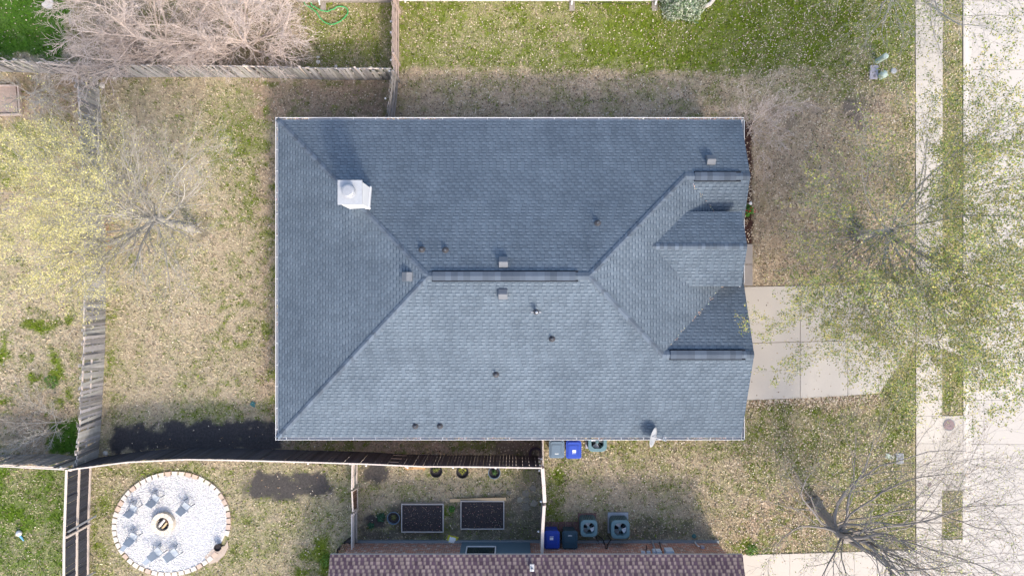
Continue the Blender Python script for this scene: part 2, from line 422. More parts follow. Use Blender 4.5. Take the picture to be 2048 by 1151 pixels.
    gm = grn * (1 - SAT[..., None]) + grn2 * SAT[..., None]
    c = c * (1 - G[..., None]) + gm * (.85 + .3 * n1[..., None]) * G[..., None]
    c = c * (1 - D[..., None]) + soil * D[..., None]
    pale = rectm(px, py, 796, 150, 1500, 245, 14) + rectm(px, py, 1500, 150, 1835, 570, 20)  # ground colour lightened here to offset the shade of house and tree
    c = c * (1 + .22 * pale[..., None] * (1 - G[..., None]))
    c = c * (1 - R[..., None]) + mul * R[..., None]
    return c, G, D, B, R, SAT

xs = np.concatenate([[-400, -150, -70, -40, -30], np.arange(-25.0, 20.66, .09), [20.70, 23, 26, 30, 40, 70, 150, 400]])
ys = np.concatenate([[-400, -150, -60, -30, -20], np.arange(-14.6, 14.6, .09), [20, 30, 60, 150, 400]])
XX, YY = np.meshgrid(xs, ys)
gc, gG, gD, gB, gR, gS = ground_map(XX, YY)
far = ((XX < -25.3) | (XX > 40) | (np.abs(YY) > 16))[..., None]
gc = np.where(far, np.array([.27, .27, .12]), gc)
ZZ = (fbm(XX, YY, .5, 2) - .5) * .05 - .012
ZZ = np.where((np.abs(XX) > 26) | (np.abs(YY) > 15), -.03, ZZ)
ZZ = np.where(XX > 20.6, -.30, ZZ)
me = bpy.data.meshes.new('ground')
nx, ny = len(xs), len(ys)
V = np.stack([XX, YY, ZZ], -1).reshape(-1, 3)
I = np.arange(nx * ny).reshape(ny, nx)
F = np.stack([I[:-1, :-1], I[:-1, 1:], I[1:, 1:], I[1:, :-1]], -1).reshape(-1, 4)
me.vertices.add(len(V)); me.vertices.foreach_set('co', V.astype(np.float32).ravel())
me.loops.add(F.size); me.loops.foreach_set('vertex_index', F.astype(np.int32).ravel())
me.polygons.add(len(F)); me.polygons.foreach_set('loop_start', np.arange(0, F.size, 4, dtype=np.int32)); me.polygons.foreach_set('loop_total', np.full(len(F), 4, np.int32))
me.update(calc_edges=True)
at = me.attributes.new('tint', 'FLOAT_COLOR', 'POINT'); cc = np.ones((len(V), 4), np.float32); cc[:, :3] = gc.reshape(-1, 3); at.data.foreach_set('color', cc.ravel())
q = N('turf_and_soil', .95, .1)
v = q.mix(1.0, q.tint(), q.mix(q.noise(10, 6, .75), (.12, .12, .12), (1.85, 1.85, 1.85)), 'MULTIPLY')
v = q.mix(1.0, v, q.mix(q.noise(45, 3, .6), (.6, .6, .6), (1.35, 1.35, 1.35)), 'MULTIPLY')
q.bump(q.noise(30, 4, .7), 1.0, .03)
me.materials.append(q.color(v))
g_o = bpy.data.objects.new('ground', me); COL.objects.link(g_o); tag(g_o, kind='structure')

# where nothing may grow: paving and house footprints, in photo pixels at ground level
def blocked(px, py):
    m = (px > 1828) & (px < 1886) | (px > 1923)
    m |= (px > 1488) & (px < 1832) & (py > 570 + (1600 - px) * .02) & (py < np.where(px < 1757, 799 - (px - 1494) * .05, 786 - (px - 1757) * 1.42))
    m |= (px > 1880) & (px < 1928) & (((py > 828) & (py < 982)) | (py > 1076) | ((py > 545) & (py < 705)))
    m |= (px > 1480) & (px < 1832) & (py > 1108 - (px - 1485) * .028)
    m |= (px > 1488) & (px < 1507) & (py > 486) & (py < 575)
    m |= (px > 610) & (px < 1420) & (py > 268) & (py < 850)
    m |= (px > 700) & (px < 1438) & (py > 1083)
    m |= ((px - 343) / 116) ** 2 + ((py - 1046) / 103) ** 2 < 1
    m |= (px > 802) & (px < 888) & (py > 1006) & (py < 1064) | (px > 920) & (px < 1010) & (py > 1001) & (py < 1058)
    m |= (px > 1213) & (px < 1258) & (py > 1022) & (py < 1080)
    m |= (px > 597) & (px < 1330) & (py < 3)
    return m

def scatter(n, seed, x0=-24.5, x1=22.6, y0=-13.6, y1=13.6):
    r = np.random.default_rng(seed)
    return r, r.uniform(x0, x1, n), r.uniform(y0, y1, n)

# grass blades
r, X, Y = scatter(430000, 3)
k = FP / HC; px, py = 1024 + X * k, 575.5 - Y * k
c, G, D, B, R, SAT = ground_map(X, Y)
keep = ~blocked(px, py) & (r.random(len(X)) > D * 1.05) & (R < .3) & (r.random(len(X)) > B * .35)
X, Y, G, B, SAT = X[keep], Y[keep], G[keep], B[keep], SAT[keep]; n = len(X)
a = r.uniform(0, 2 * np.pi, n); L = r.uniform(.035, .10, n) * (1 + .3 * G); lean = r.uniform(.3, 1.3, n)
wd = r.uniform(.008, .018, n)
P = np.stack([X, Y, np.zeros(n) - .005], 1)
side = np.stack([-np.sin(a), np.cos(a), np.zeros(n)], 1) * wd[:, None]
tip = P + np.stack([np.cos(a) * np.sin(lean) * L, np.sin(a) * np.sin(lean) * L, np.cos(lean) * L + .02], 1)
Vv = np.stack([P - side, P + side, tip], 1).reshape(-1, 3); Ff = np.arange(3 * n).reshape(-1, 3)
isg = r.random(n) < np.clip(G * 1.12 - .03, 0, 1)
cg = np.array([.17, .22, .022]) * (1 - SAT[:, None]) + np.array([.075, .165, .015]) * SAT[:, None]
ct = np.array([.53, .45, .315]) * (1 - B[:, None] * .45)
cols = np.where(isg[:, None], cg, ct) * r.uniform(.6, 1.4, (n, 1)) * (1 + r.uniform(-.08, .08, (n, 3)))
blade = simple('grass_blades', (1, 1, 1), .9, .1, 2, spec=.1)
np_mesh('grass', Vv, Ff, blade, cols, label='short patchy lawn grass, green and straw coloured, over every yard', cat='grass', kind='stuff')

# coarser tufts and thatch
r, X, Y = scatter(120000, 13)
px, py = 1024 + X * k, 575.5 - Y * k
c, G, D, B, R, SAT = ground_map(X, Y)
keep = ~blocked(px, py) & (r.random(len(X)) > D * 1.1) & (R < .3) & (r.random(len(X)) < .35 + .65 * sst(.42, .62, fbm(X, Y, 3.0, 4)))
X, Y, G, B, SAT = X[keep], Y[keep], G[keep], B[keep], SAT[keep]; n = len(X)
a = r.uniform(0, 2 * np.pi, n); L = r.uniform(.07, .16, n); lean = r.uniform(.5, 1.35, n); wd = r.uniform(.014, .030, n)
P = np.stack([X, Y, np.zeros(n)], 1); side = np.stack([-np.sin(a), np.cos(a), np.zeros(n)], 1) * wd[:, None]
tip = P + np.stack([np.cos(a) * np.sin(lean) * L, np.sin(a) * np.sin(lean) * L, np.cos(lean) * L + .03], 1)
isg = r.random(n) < np.clip(G * 1.15 - .03, 0, 1)
cg = np.array([.15, .21, .02]) * (1 - SAT[:, None]) + np.array([.07, .16, .015]) * SAT[:, None]
ct = np.array([.52, .44, .31]) * (1 - B[:, None] * .4)
cols = np.where(isg[:, None], cg, ct) * r.choice([.35, .7, 1.0, 1.35], (n, 1), p=[.22, .28, .3, .2]) * (1 + r.uniform(-.08, .08, (n, 3)))
np_mesh('grass_tufts', np.stack([P - side, P + side, tip], 1).reshape(-1, 3), np.arange(3 * n).reshape(-1, 3), blade, cols, label='coarser grass tufts and dead thatch standing through the lawns', cat='grass', kind='stuff')

# fallen leaves
r, X, Y = scatter(210000, 5)
px, py = 1024 + X * k, 575.5 - Y * k
c, G, D, B, R, SAT = ground_map(X, Y)
dens = .10 + .45 * (px > 1480) + .14 * ((px > 796) & (py < 240)) + .14 * ((px > 600) & (px < 796) & (py < 240)) + .2 * ((px > 1090) & (py > 870)) + .15 * R
dens = dens * (.3 + 1.4 * fbm(X, Y, .8, 5)) + .35 * B * (px > 400) + .35 * ((px > 1490) & (px < 1830) & (py > 150) & (py < 575)) + .25 * ((px > 796) & (px < 1500) & (py > 140) & (py < 250)); dens = dens * (1 - .8 * D)
keep = ~blocked(px, py) & (r.random(len(X)) < dens)
r2 = np.random.default_rng(8)
X, Y = X[keep], Y[keep]
ex = r2.uniform(20.7, 22.4, 240); ey = r2.uniform(-13, 13, 240); dx = r2.uniform(10.8, 17.5, 150); dy = r2.uniform(-5.0, 0, 150); sx_ = r2.uniform(18.45, 19.6, 130); sy_ = r2.uniform(-13, 13, 130)
ee = r2.uniform(0, 1, 1500); X = np.concatenate([X, (1494 + ee * 263 - 1024) / k + r2.normal(0, .08, 1500)]); Y = np.concatenate([Y, (575.5 - 801 + ee * 13) / k - np.abs(r2.normal(0, .22, 1500))])
ez = np.concatenate([np.zeros(len(X)) + .035, np.full(240, -.10), np.full(150, .045), np.full(130, .045)])
X = np.concatenate([X, ex, dx, sx_]); Y = np.concatenate([Y, ey, dy, sy_]); n = len(X)
a = r.uniform(0, 2 * np.pi, n); L = r.uniform(.014, .044, n); wd = L * r.uniform(.4, .8, n)
ca, sa_ = np.cos(a), np.sin(a); z = ez + r.uniform(0, .012, n)
tz = r.uniform(-.012, .012, (n, 4))
def corner(u, vv, i): return np.stack([X + ca * u * L - sa_ * vv * wd, Y + sa_ * u * L + ca * vv * wd, z + tz[:, i]], 1)
Vv = np.stack([corner(-1, 0, 0), corner(0, -1, 1), corner(1, 0, 2), corner(0, 1, 3)], 1).reshape(-1, 3)
pal = np.array([[.64, .53, .39], [.48, .37, .26], [.28, .18, .11], [.70, .62, .50], [.12, .08, .055]])
cols = pal[r.choice(5, n, p=[.26, .22, .19, .16, .17])] * r.uniform(.8, 1.15, (n, 1))
leafmat = simple('dry_leaf', (1, 1, 1), .8, .1, 20)
np_mesh('fallen_leaves', Vv, np.arange(4 * n).reshape(-1, 4), leafmat, cols, label='small dry pale leaves scattered over the lawns and paving', cat='leaves', kind='stuff')
# ------------------------------------------------------------ paving and street
def slab(mb, pts_px, z1, z0=-.12, zz=0.0, gap=.006, tint=1.0):
    P = [WV(x, y, zz) for x, y in pts_px]
    cx = sum(p.x for p in P) / len(P); cy = sum(p.y for p in P) / len(P)
    out = []
    for p in P:
        d = Vector((p.x - cx, p.y - cy)); L = d.length
        out.append((cx + d.x * (1 - gap * 1.5 / L), cy + d.y * (1 - gap * 1.5 / L)))
    ar = sum(out[i][0] * out[(i + 1) % len(out)][1] - out[(i + 1) % len(out)][0] * out[i][1] for i in range(len(out)))
    if ar < 0: out.reverse()
    mb.tint = (tint, tint, tint); mb.prism(out, z0, z1)
rr = random.Random(4)
# sidewalk
mb = MB(); jy = [-420, -260, -160, -60, 52, 107, 161, 226, 290, 350, 405, 460, 515, 570, 625, 683, 740, 775, 831, 886, 939, 992, 1045, 1100, 1160, 1260, 1400, 1600]
for a_, b_ in zip(jy[:-1], jy[1:]):
    xl = lambda y: 1830.5 + 1.5 * y / 1151; xr = lambda y: 1885 - 2.0 * y / 1151
    slab(mb, [(xl(a_), a_), (xr(a_), a_), (xr(b_), b_), (xl(b_), b_)], .030, tint=rr.uniform(.90, 1.05))
mb.build('sidewalk', M['conc'], kind='structure')
# driveway of the grey house
mb = MB(); J = lambda pts, t=1.0: slab(mb, pts, .034, gap=.012, tint=t)
J([(1488, 573), (1600, 571), (1600, 683), (1488, 686)], .98); J([(1488, 686), (1600, 683), (1600, 796), (1488, 800)], .97)
J([(1600, 571), (1757, 568), (1757, 679), (1600, 683)], .97); J([(1600, 683), (1695, 681), (1695, 791), (1600, 796)], 1.03); J([(1695, 681), (1757, 679), (1757, 786), (1695, 791)], 1.04)
J([(1757, 568), (1831, 556), (1831, 676), (1757, 679)], .97); J([(1757, 679), (1831, 676), (1831, 682), (1757, 786)], 1.0)
mb.build('driveway', M['conc'], kind='structure')
mb = MB()
slab(mb, [(1884, 548), (1926, 540), (1926, 712), (1884, 700)], .028, tint=1.0)
slab(mb, [(1880, 831), (1927, 830), (1928, 906), (1880, 906)], .028, tint=.9); slab(mb, [(1880, 906), (1928, 906), (1928, 980), (1880, 980)], .028, tint=.93)
slab(mb, [(1884, 1078), (1926, 1077), (1926, 1400), (1884, 1400)], .028, tint=1.0)
mb.build('pavement_apron', M['conc'], kind='structure')
mb = MB()
slab(mb, [(1484, 1108), (1579, 1106), (1579, 1260), (1484, 1260)], .034, tint=1.02); slab(mb, [(1579, 1106), (1708, 1102), (1708, 1260), (1579, 1260)], .034, tint=1.0)
slab(mb, [(1708, 1102), (1831, 1098), (1831, 1260), (1708, 1260)], .034, tint=1.0)
mb.build('neighbour_driveway', M['conc'], kind='structure')
# joint dirt under the slabs
mb = MB()
for pts in ([(1831, -400), (1884, -400), (1884, 1500), (1832, 1500)], [(1490, 575), (1830, 560), (1830, 680), (1757, 783), (1490, 797)], [(1486, 1110), (1830, 1101), (1830, 1255), (1486, 1255)]):
    P = [W(x, y, .02)[:2] for x, y in pts]
    mb.prism(P[::-1], -.1, .016)
mb.build('joint_bed', M['joint'], kind='structure')
# path in front of the porch
mb = MB(); slab(mb, [(1440, 488), (1505, 488), (1505, 528), (1440, 528)], .04, tint=1.0); slab(mb, [(1440, 529), (1505, 529), (1505, 571), (1440, 571)], .04, tint=.95)
mb.build('path', M['conc_old'], kind='structure')
# street
mb = MB(); jx = [1946, 1971, 2135, 2300, 2470]; jy2 = [-500, -330, -160, 0, 138, 300, 470, 640, 800, 889, 1050, 1220, 1400]
for i in range(len(jx) - 1):
    for j in range(len(jy2) - 1):
        slab(mb, [(jx[i], jy2[j]), (jx[i + 1], jy2[j]), (jx[i + 1], jy2[j + 1]), (jx[i], jy2[j + 1])], -.115, -.25, gap=.008, tint=rr.uniform(.94, 1.03))
mb.build('street', M['conc_street'], kind='structure')
mb = MB(); P = [W(x, y)[:2] for x, y in ((1946, -400), (2465, -400), (2465, 1400), (1946, 1400))]; mb.prism(P[::-1], -.28, -.135)
mb.build('street_joint_bed', M['joint'], kind='structure')
mb = MB()
yv = [W(0, y)[1] for y in (-420, -200, 0, 140, 300, 470, 540, 712, 830, 980, 1078, 1250, 1400)]
x0 = W(1926, 0)[0]
for a_, b_ in zip(yv[:-1], yv[1:]):
    low = abs((a_ + b_) / 2 - W(0, 626)[1]) < 2 or abs((a_ + b_) / 2 - W(0, 1200)[1]) < 4
    h = -.03 if low else .035
    prof = [(x0, -.2), (x0 + .46, -.2), (x0 + .46, -.112), (x0 + .30, -.10), (x0 + .14, h - .015), (x0 + .10, h), (x0, h)]
    vs = [(x, a_ - .004, z) for x, z in prof] + [(x, b_ + .004, z) for x, z in prof]; n = len(prof)
    mb.tint = (rr.uniform(.95, 1.04),) * 3
    mb.add(vs, [(i, (i + 1) % n, n + (i + 1) % n, n + i) for i in range(n)] + [tuple(range(n - 1, -1, -1)), tuple(range(n, 2 * n))])
mb.build('kerb', M['conc_street'], kind='structure')
# manhole
c = W(1898, 849, .03); e = empty('manhole_cover', c, label='round rusty manhole cover set in the concrete apron beside the street', cat='manhole cover')
MB().lathe([(.27, 0), (.27, .012), (.245, .012)], (c[0], c[1], .028), 32).build('frame', M['kerbgrey'], e)
mb = MB().lathe([(.24, 0), (.24, .010), (.17, .010), (.165, .014), (.09, .014), (.085, .010), (.04, .010), (.035, .014), (.001, .014)], (c[0], c[1], .030), 32)
mb.build('lid', M['iron'], e)
c = W(1859, 968, .03); mb = MB().lathe([(.09, 0), (.09, .012), (.05, .016), (.001, .016)], (c[0], c[1], .03), 18); mb.build('access_hatch', M['iron'], origin=c, label='small round metal utility cap set in the sidewalk beneath bare branches', cat='utility cap')

# ------------------------------------------------------------ roofs
def plane_mesh(name, polys, m, parent, thick=.12, uvdirs=None, **kw):
    """polys: list of (verts, eave_dir); UV u along the eave, v up the slope, metres"""
    off = Vector(parent.location); vs = []; fs = []; uvs = []
    for poly, ed in polys:
        P = [Vector(p) for p in poly]
        nrm = Vector((0, 0, 0))
        for i in range(len(P)): nrm += (P[i] - P[0]).cross(P[(i + 1) % len(P)] - P[0])
        nrm.normalize()
        if nrm.z < 0: P.reverse(); nrm = -nrm
        ed = Vector(ed).normalized(); up = nrm.cross(ed).normalized()
        if up.z < 0: up = -up
        n0 = len(vs); n = len(P)
        vs += [p - off for p in P] + [p - off - Vector((0, 0, thick)) for p in P]
        fs.append(tuple(range(n0, n0 + n))); uvs.append([(p.dot(ed), p.dot(up)) for p in P])
        fs.append(tuple(range(n0 + 2 * n - 1, n0 + n - 1, -1))); uvs.append([(0, 0)] * n)
        for i in range(n):
            j = (i + 1) % n
            fs.append((n0 + i, n0 + n + i, n0 + n + j, n0 + j)); uvs.append([(0, 0)] * 4)
    me = bpy.data.meshes.new(name); me.from_pydata([tuple(v) for v in vs], [], fs)
    ul = me.uv_layers.new(name='UVMap'); k = 0
    for u in uvs:
        for c in u: ul.data[k].uv = c; k += 1
    at = me.attributes.new('tint', 'FLOAT_COLOR', 'FACE'); at.data.foreach_set('color', [1.0] * (4 * len(fs)))
    me.materials.append(m); o = bpy.data.objects.new(name, me); COL.objects.link(o); o.parent = parent
    return tag(o, **kw)

def wall_mesh(name, quads, m, parent, **kw):
    off = Vector(parent.location); vs = []; fs = []; uvs = []
    for Q in quads:
        P = [Vector(p) for p in Q]; n0 = len(vs); vs += [p - off for p in P]; fs.append(tuple(range(n0, n0 + len(P))))
        d = (P[1] - P[0]); d.z = 0; d.normalize(); uvs.append([(p.dot(d), p.z) for p in P])
    me = bpy.data.meshes.new(name); me.from_pydata([tuple(v) for v in vs], [], fs)
    ul = me.uv_layers.new(name='UVMap'); k = 0
    for u in uvs:
        for c in u: ul.data[k].uv = c; k += 1
    me.materials.append(m); o = bpy.data.objects.new(name, me); COL.objects.link(o); o.parent = parent
    return tag(o, **kw)
def box_walls(x0, x1, y0, y1, z0, z1):
    c = [(x0, y0), (x1, y0), (x1, y1), (x0, y1)]
    return [[(*c[i], z0), (*c[(i + 1) % 4], z0), (*c[(i + 1) % 4], z1), (*c[i], z1)] for i in range(4)]

def caps(a, b, n1, n2, name, parent, seed=1, w=.16, step=.145, lift=.02, **kw):
    """overlapping bent cap shingles from low end a to high end b; n1, n2 point down each side"""
    a, b = Vector(a), Vector(b); d = b - a; L = d.length; d.normalize(); r_ = random.Random(seed); mb = MB()
    n1 = Vector(n1).normalized() * w; n2 = Vector(n2).normalized() * w
    k = int(L / step); st = L / k
    for i in range(k):
        t = r_.uniform(.74, 1.25); mb.tint = (t, t, t * 1.01)
        p0 = a + d * (i * st); p1 = p0 + d * (st * 1.5)
        if i == k - 1: p1 = b
        u0 = Vector((0, 0, lift + .018)); u1 = Vector((0, 0, lift))
        vs = [p0 + n1 + u0, p0 + u0 * 1.25, p0 + n2 + u0, p1 + n1 + u1, p1 + u1 * 1.25, p1 + n2 + u1]
        vs += [p0 + n1 - Vector((0, 0, .02)), p0 - Vector((0, 0, .02)), p0 + n2 - Vector((0, 0, .02)), p1 + n1 - Vector((0, 0, .02)), p1 + n2 - Vector((0, 0, .02))]
        mb.add(vs, [(0, 1, 4, 3), (1, 2, 5, 4), (0, 6, 7, 1), (1, 7, 8, 2), (0, 3, 9, 6), (2, 8, 10, 5)])
    return mb.build(name, M['cap'], parent, **kw)

H = empty('house', (0, .4, 0), label='single-storey house under a grey-blue shingle hip roof, filling the middle of the photo', cat='house')
ZE = 2.6; XL = -9.86; YN = 7.07; YS = -6.29; XE = 9.66; RY = .45; RZ = 5.74
R1 = (-3.18, RY, RZ); R2 = (2.92, RY, RZ)
pN = (RZ - ZE) / (YN - RY); pS = (RZ - ZE) / (RY - YS); pE = (RZ - ZE) / (9.6 - 2.92)
zN = lambda y: RZ - pN * (y - RY); zS = lambda y: RZ - pS * (RY - y); zE = lambda x: RZ - pE * (x - 2.92)
nhx = 2.92 + (RZ - zN(4.52)) / pE; NEh = (nhx, 4.52, zN(4.52)); NEr = (XE, 4.52, zN(4.52))
shx = 2.92 + (RZ - zS(-2.66)) / pE; SEh = (shx, -2.66, zS(-2.66)); SEr = (XE, -2.66, zS(-2.66))
pW = pE
yv1 = 4.52 - (NEh[2] - zE(XE)) / pW; yv2 = -2.66 + (SEh[2] - zE(XE)) / pW
VN = (XE, yv1, zE(XE)); VS = (XE, yv2, zE(XE))
A = (XL, YN, ZE); B_ = (XL, YS, ZE); CN = (XE, YN, ZE); CS = (XE, YS, ZE)
MR0 = (2.92 + (RZ - 4.5) / pE, 1.65, 4.5)
def gable_pts(y, ze=4.5): return ze - .5 * abs(y - 1.65)
yN_, yS_ = 3.09, .07
xg = lambda y: 2.92 + (RZ - gable_pts(y)) / pE
XG = 9.32
roof_polys = [([A, CN, NEr, NEh, R2, R1], (1, 0, 0)), ([A, R1, B_], (0, 1, 0)), ([B_, R1, R2, SEh, SEr, CS], (1, 0, 0)),
              ([R2, NEh, VN, VS, SEh], (0, 1, 0)), ([NEh, NEr, VN], (1, 0, 0)), ([SEh, SEr, VS], (1, 0, 0)),
              ([MR0, (XG, 1.65, 4.5), (XG, yN_, gable_pts(yN_)), (xg(yN_), yN_, gable_pts(yN_))], (1, 0, 0)),
              ([MR0, (XG, 1.65, 4.5), (XG, yS_, gable_pts(yS_)), (xg(yS_), yS_, gable_pts(yS_))], (1, 0, 0))]
roof = plane_mesh('roof', roof_polys, M['shingle'], H)
quads = box_walls(-9.4, 9.2, -5.85, 6.62, 0, 2.5)
quads += [[(9.35, 6.62, 0), (9.35, 6.62, ZE), (9.35, 4.52, NEr[2] - .14), (9.35, 1.9, 2.5), (9.35, 1.9, 0)], [(9.35, .9, 0), (9.35, .9, 2.5), (9.35, -2.66, SEr[2] - .14), (9.35, -5.85, ZE), (9.35, -5.85, 0)]]
quads += [[(6.8, .35, 2.4), (9.05, .35, 2.4), (9.05, .35, 3.72), (6.8, .35, 3.72)], [(6.8, 2.85, 2.4), (9.05, 2.85, 2.4), (9.05, 2.85, 3.76), (6.8, 2.85, 3.76)],
          [(9.05, .35, 0), (9.05, 2.85, 0), (9.05, 2.85, 3.76), (9.05, 1.65, 4.35), (9.05, .35, 3.72)]]
wall = wall_mesh('wall', quads, M['brick'], H)
# hip and ridge caps
dn = lambda s: (0, s, -abs(pN)); 
caps(A, R1, (0.0, 1, -pN), (-1, 0, -pW), 'hip_cap', roof, 1)
caps(B_, R1, (0, -1, -pS), (-1, 0, -pW), 'hip_cap', roof, 2)
caps(NEh, R2, (0, 1, -pN), (1, 0, -pE), 'hip_cap', roof, 3)
caps(SEh, R2, (0, -1, -pS), (1, 0, -pE), 'hip_cap', roof, 4)
caps(NEh, NEr, (0, 1, -pN), (0, -1, -pE), 'ridge_cap', roof, 5)
caps(SEh, SEr, (0, -1, -pS), (0, 1, -pE), 'ridge_cap', roof, 6)
caps(R1, R2, (0, 1, -pN), (0, -1, -pS), 'ridge_cap', roof, 7)
caps(MR0, (XG, 1.65, 4.5), (0, 1, -.5), (0, -1, -.5), 'ridge_cap', roof, 8, w=.13, lift=.008)
def ridge_vent(x0, x1, y, z, seed):
    r_ = random.Random(seed); mb = MB(); st = .235; n = int((x1 - x0) / st)
    for i in range(n):
        t = r_.choice((.70, .76, .82, .92)) * r_.uniform(.93, 1.07); mb.tint = (t, t, t * 1.03)
        a_, b_ = x0 + i * st, x0 + (i + 1) * st + .02; h = .07 + .005 * (i % 2)
        w_ = .17
        vs = [(a_, y - w_, z - .06), (a_, y - w_, z + h - w_ * .30), (a_, y, z + h), (a_, y + w_, z + h - w_ * .30), (a_, y + w_, z - .06)]
        vs += [(b_, q_[1], q_[2]) for q_ in vs]
        mb.add(vs, [(0, 1, 6, 5), (1, 2, 7, 6), (2, 3, 8, 7), (3, 4, 9, 8), (0, 4, 3, 2, 1), (5, 6, 7, 8, 9)])
    mb.tint = (.12, .12, .14); mb.box(((x0 + x1) / 2, y, z - .052), (x1 - x0 + .06, .425, .02))
    return mb.build('ridge_vent', M['cap'], roof)
ridge_vent(W(865, 0, RZ)[0], W(1155, 0, RZ)[0], RY, RZ, 3)
ridge_vent(W(1390, 0, NEh[2])[0], W(1481, 0, NEh[2])[0], 4.52, NEh[2], 4)
ridge_vent(W(1341, 0, SEh[2])[0], W(1490, 0, SEh[2])[0], -2.66, SEh[2], 5)
# fascia, rake boards, gutters
def gutter(a, b, n, name='gutter', w_=.115, parent=H):
    """trough along a-b (roof edge, z at shingle edge), n = outward unit vector"""
    a, b, n = Vector(a), Vector(b), Vector(n); mb = MB(); Z = Vector((0, 0, 1))
    prof = [(.0, -.02), (.0, -.13), (w_ * .75, -.13), (w_, -.05), (w_, -.015), (w_ - .018, -.015), (w_ - .018, -.055), (w_ * .70, -.118), (.012, -.118), (.012, -.02)]
    vs = [a + n * p + Z * q_ for p, q_ in prof] + [b + n * p + Z * q_ for p, q_ in prof]; m_ = len(prof)
    for i in range(m_):
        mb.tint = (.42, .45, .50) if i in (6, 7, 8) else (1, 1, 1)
        mb.add([vs[i], vs[(i + 1) % m_], vs[m_ + (i + 1) % m_], vs[m_ + i]], [(0, 1, 2, 3)])
    mb.tint = (1, 1, 1)
    L = (b - a).length; d = (b - a).normalized(); k_ = max(1, int(L / .9))
    for i in range(k_):
        p = a + d * ((i + .5) * L / k_); mb.bar(p + n * .012 - Z * .03, p + n * (w_ - .01) - Z * .03, .02, .008)
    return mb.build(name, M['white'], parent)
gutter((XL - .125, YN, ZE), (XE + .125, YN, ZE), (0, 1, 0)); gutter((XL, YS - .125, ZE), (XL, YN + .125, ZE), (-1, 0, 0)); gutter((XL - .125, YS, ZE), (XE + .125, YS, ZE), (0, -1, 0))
yy = lambda p: W(0, p, ZE)[1]
for a_, b_ in ((240, 284), (437, 486), (518, 565), (831, 878)):
    gutter((XE + .02, yy(b_), ZE), (XE + .02, yy(a_), ZE), (1, 0, 0), w_=.13)
mb = MB()
for a_, b_ in ((CN, NEr), (NEr, VN), (VS, SEr), (SEr, CS), ((XG, yN_, gable_pts(yN_)), (XG, 1.65, 4.5)), ((XG, 1.65, 4.5), (XG, yS_, gable_pts(yS_)))):
    mb.bar(Vector(a_) + Vector((-.035, 0, -.125)), Vector(b_) + Vector((-.035, 0, -.125)), .03, .12)
mb.build('rake_board', M['white'], H)
# leaf debris in the gutters and valleys
mb = MB(); r_ = random.Random(12)
def leafq(mb, p, s, cols):
    a_ = r_.uniform(0, 6.28); c_, s_ = math.cos(a_) * s, math.sin(a_) * s; f = r_.uniform(.4, .8)
    mb.tint = tuple(x * r_.uniform(.75, 1.2) for x in r_.choice(cols)); x, y, z = p; j = lambda: r_.uniform(-.01, .012)
    mb.add([(x - c_, y - s_, z + j()), (x + s_ * f, y - c_ * f, z + j()), (x + c_, y + s_, z + j()), (x - s_ * f, y + c_ * f, z + j())], [(0, 1, 2, 3)])
pal_dry = [(.55, .43, .30), (.40, .27, .17), (.66, .58, .47), (.2, .13, .09)]
for k_ in range(900):
    s = r_.random()
    if s < .55: cx_ = r_.choice([580, 600, 790, 855, 1290, 1340, 1360, 1400, 1430, 1460, 1470]) + r_.gauss(0, 14); x = W(cx_, 0, ZE)[0]; p = (min(x, XE), YN + r_.uniform(.02, .10), ZE - .06 + r_.uniform(0, .03))
    elif s < .9: cx_ = r_.choice([820, 920, 990, 1180, 1195, 1265, 1400, 1420, 1440, 1010]) + r_.gauss(0, 13); x = W(cx_, 0, ZE)[0]; p = (x, YS - r_.uniform(.02, .10), ZE - .06 + r_.uniform(0, .03))
    else: p = (XL - r_.uniform(.02, .1), r_.choice([6.5, 3.6, 2.2, -1]) + r_.gauss(0, .3), ZE - .05)
    leafq(mb, p, r_.uniform(.015, .03), pal_dry)
for (t0, e0, a0, b0, nn) in ((0, 0, NEh, VN, 30), (0, 0, SEh, VS, 42)):
    for k_ in range(nn):
        t = min(.98, max(.1, r_.choice([.16, .28, .42, .45, .6, .72]) + r_.gauss(0, .03))); p = Vector(a0).lerp(Vector(b0), t) + Vector((r_.gauss(0, .03), r_.gauss(0, .03), .03))
        leafq(mb, p, r_.uniform(.014, .03), pal_dry[:3])
mb.build('leaf_debris', leafmat, label='dry leaf debris lying in the gutters and roof valleys of the grey-roofed house', cat='leaves', kind='stuff')

# chimney
ch = MB(); cx0, cx1, cy0, cy1 = -6.50, -5.66, 3.16, 4.00; zt = 6.0
ch.box(((cx0 + cx1) / 2, (cy0 + cy1) / 2, (2.8 + zt) / 2), (cx1 - cx0, cy1 - cy0, zt - 2.8))
chm = ch.build('chimney', M['white'], roof)
mb = MB(); mb.box(((cx0 + cx1) / 2, (cy0 + cy1) / 2, zt + .03), (.92, .92, .07)); mb.build('chimney_crown', M['dirty_white'], chm)
mb = MB(); cc_ = (W(697, 0, 6.2)[0], W(0, 382, 6.2)[1], zt + .065)
mb.lathe([(.25, 0), (.235, .03), (.20, .04), (.20, .14), (.235, .15), (.235, .26), (.18, .29), (.001, .30)], cc_, 28); mb.build('chimney_cowl', M['galv'], chm, smooth=False)
mb = MB(); mb.bar((cx1 + .01, cy0 - .03, zN(cy0) + .10), (cx1 + .01, cy1 + .03, zN(cy1) + .10), .05, .16); mb.bar((cx0 - .02, cy0 - .012, 4.02), (cx1 + .03, cy0 - .012, zN(cy0) + .06), .05, .16); mb.build('flashing', M['white'], chm)

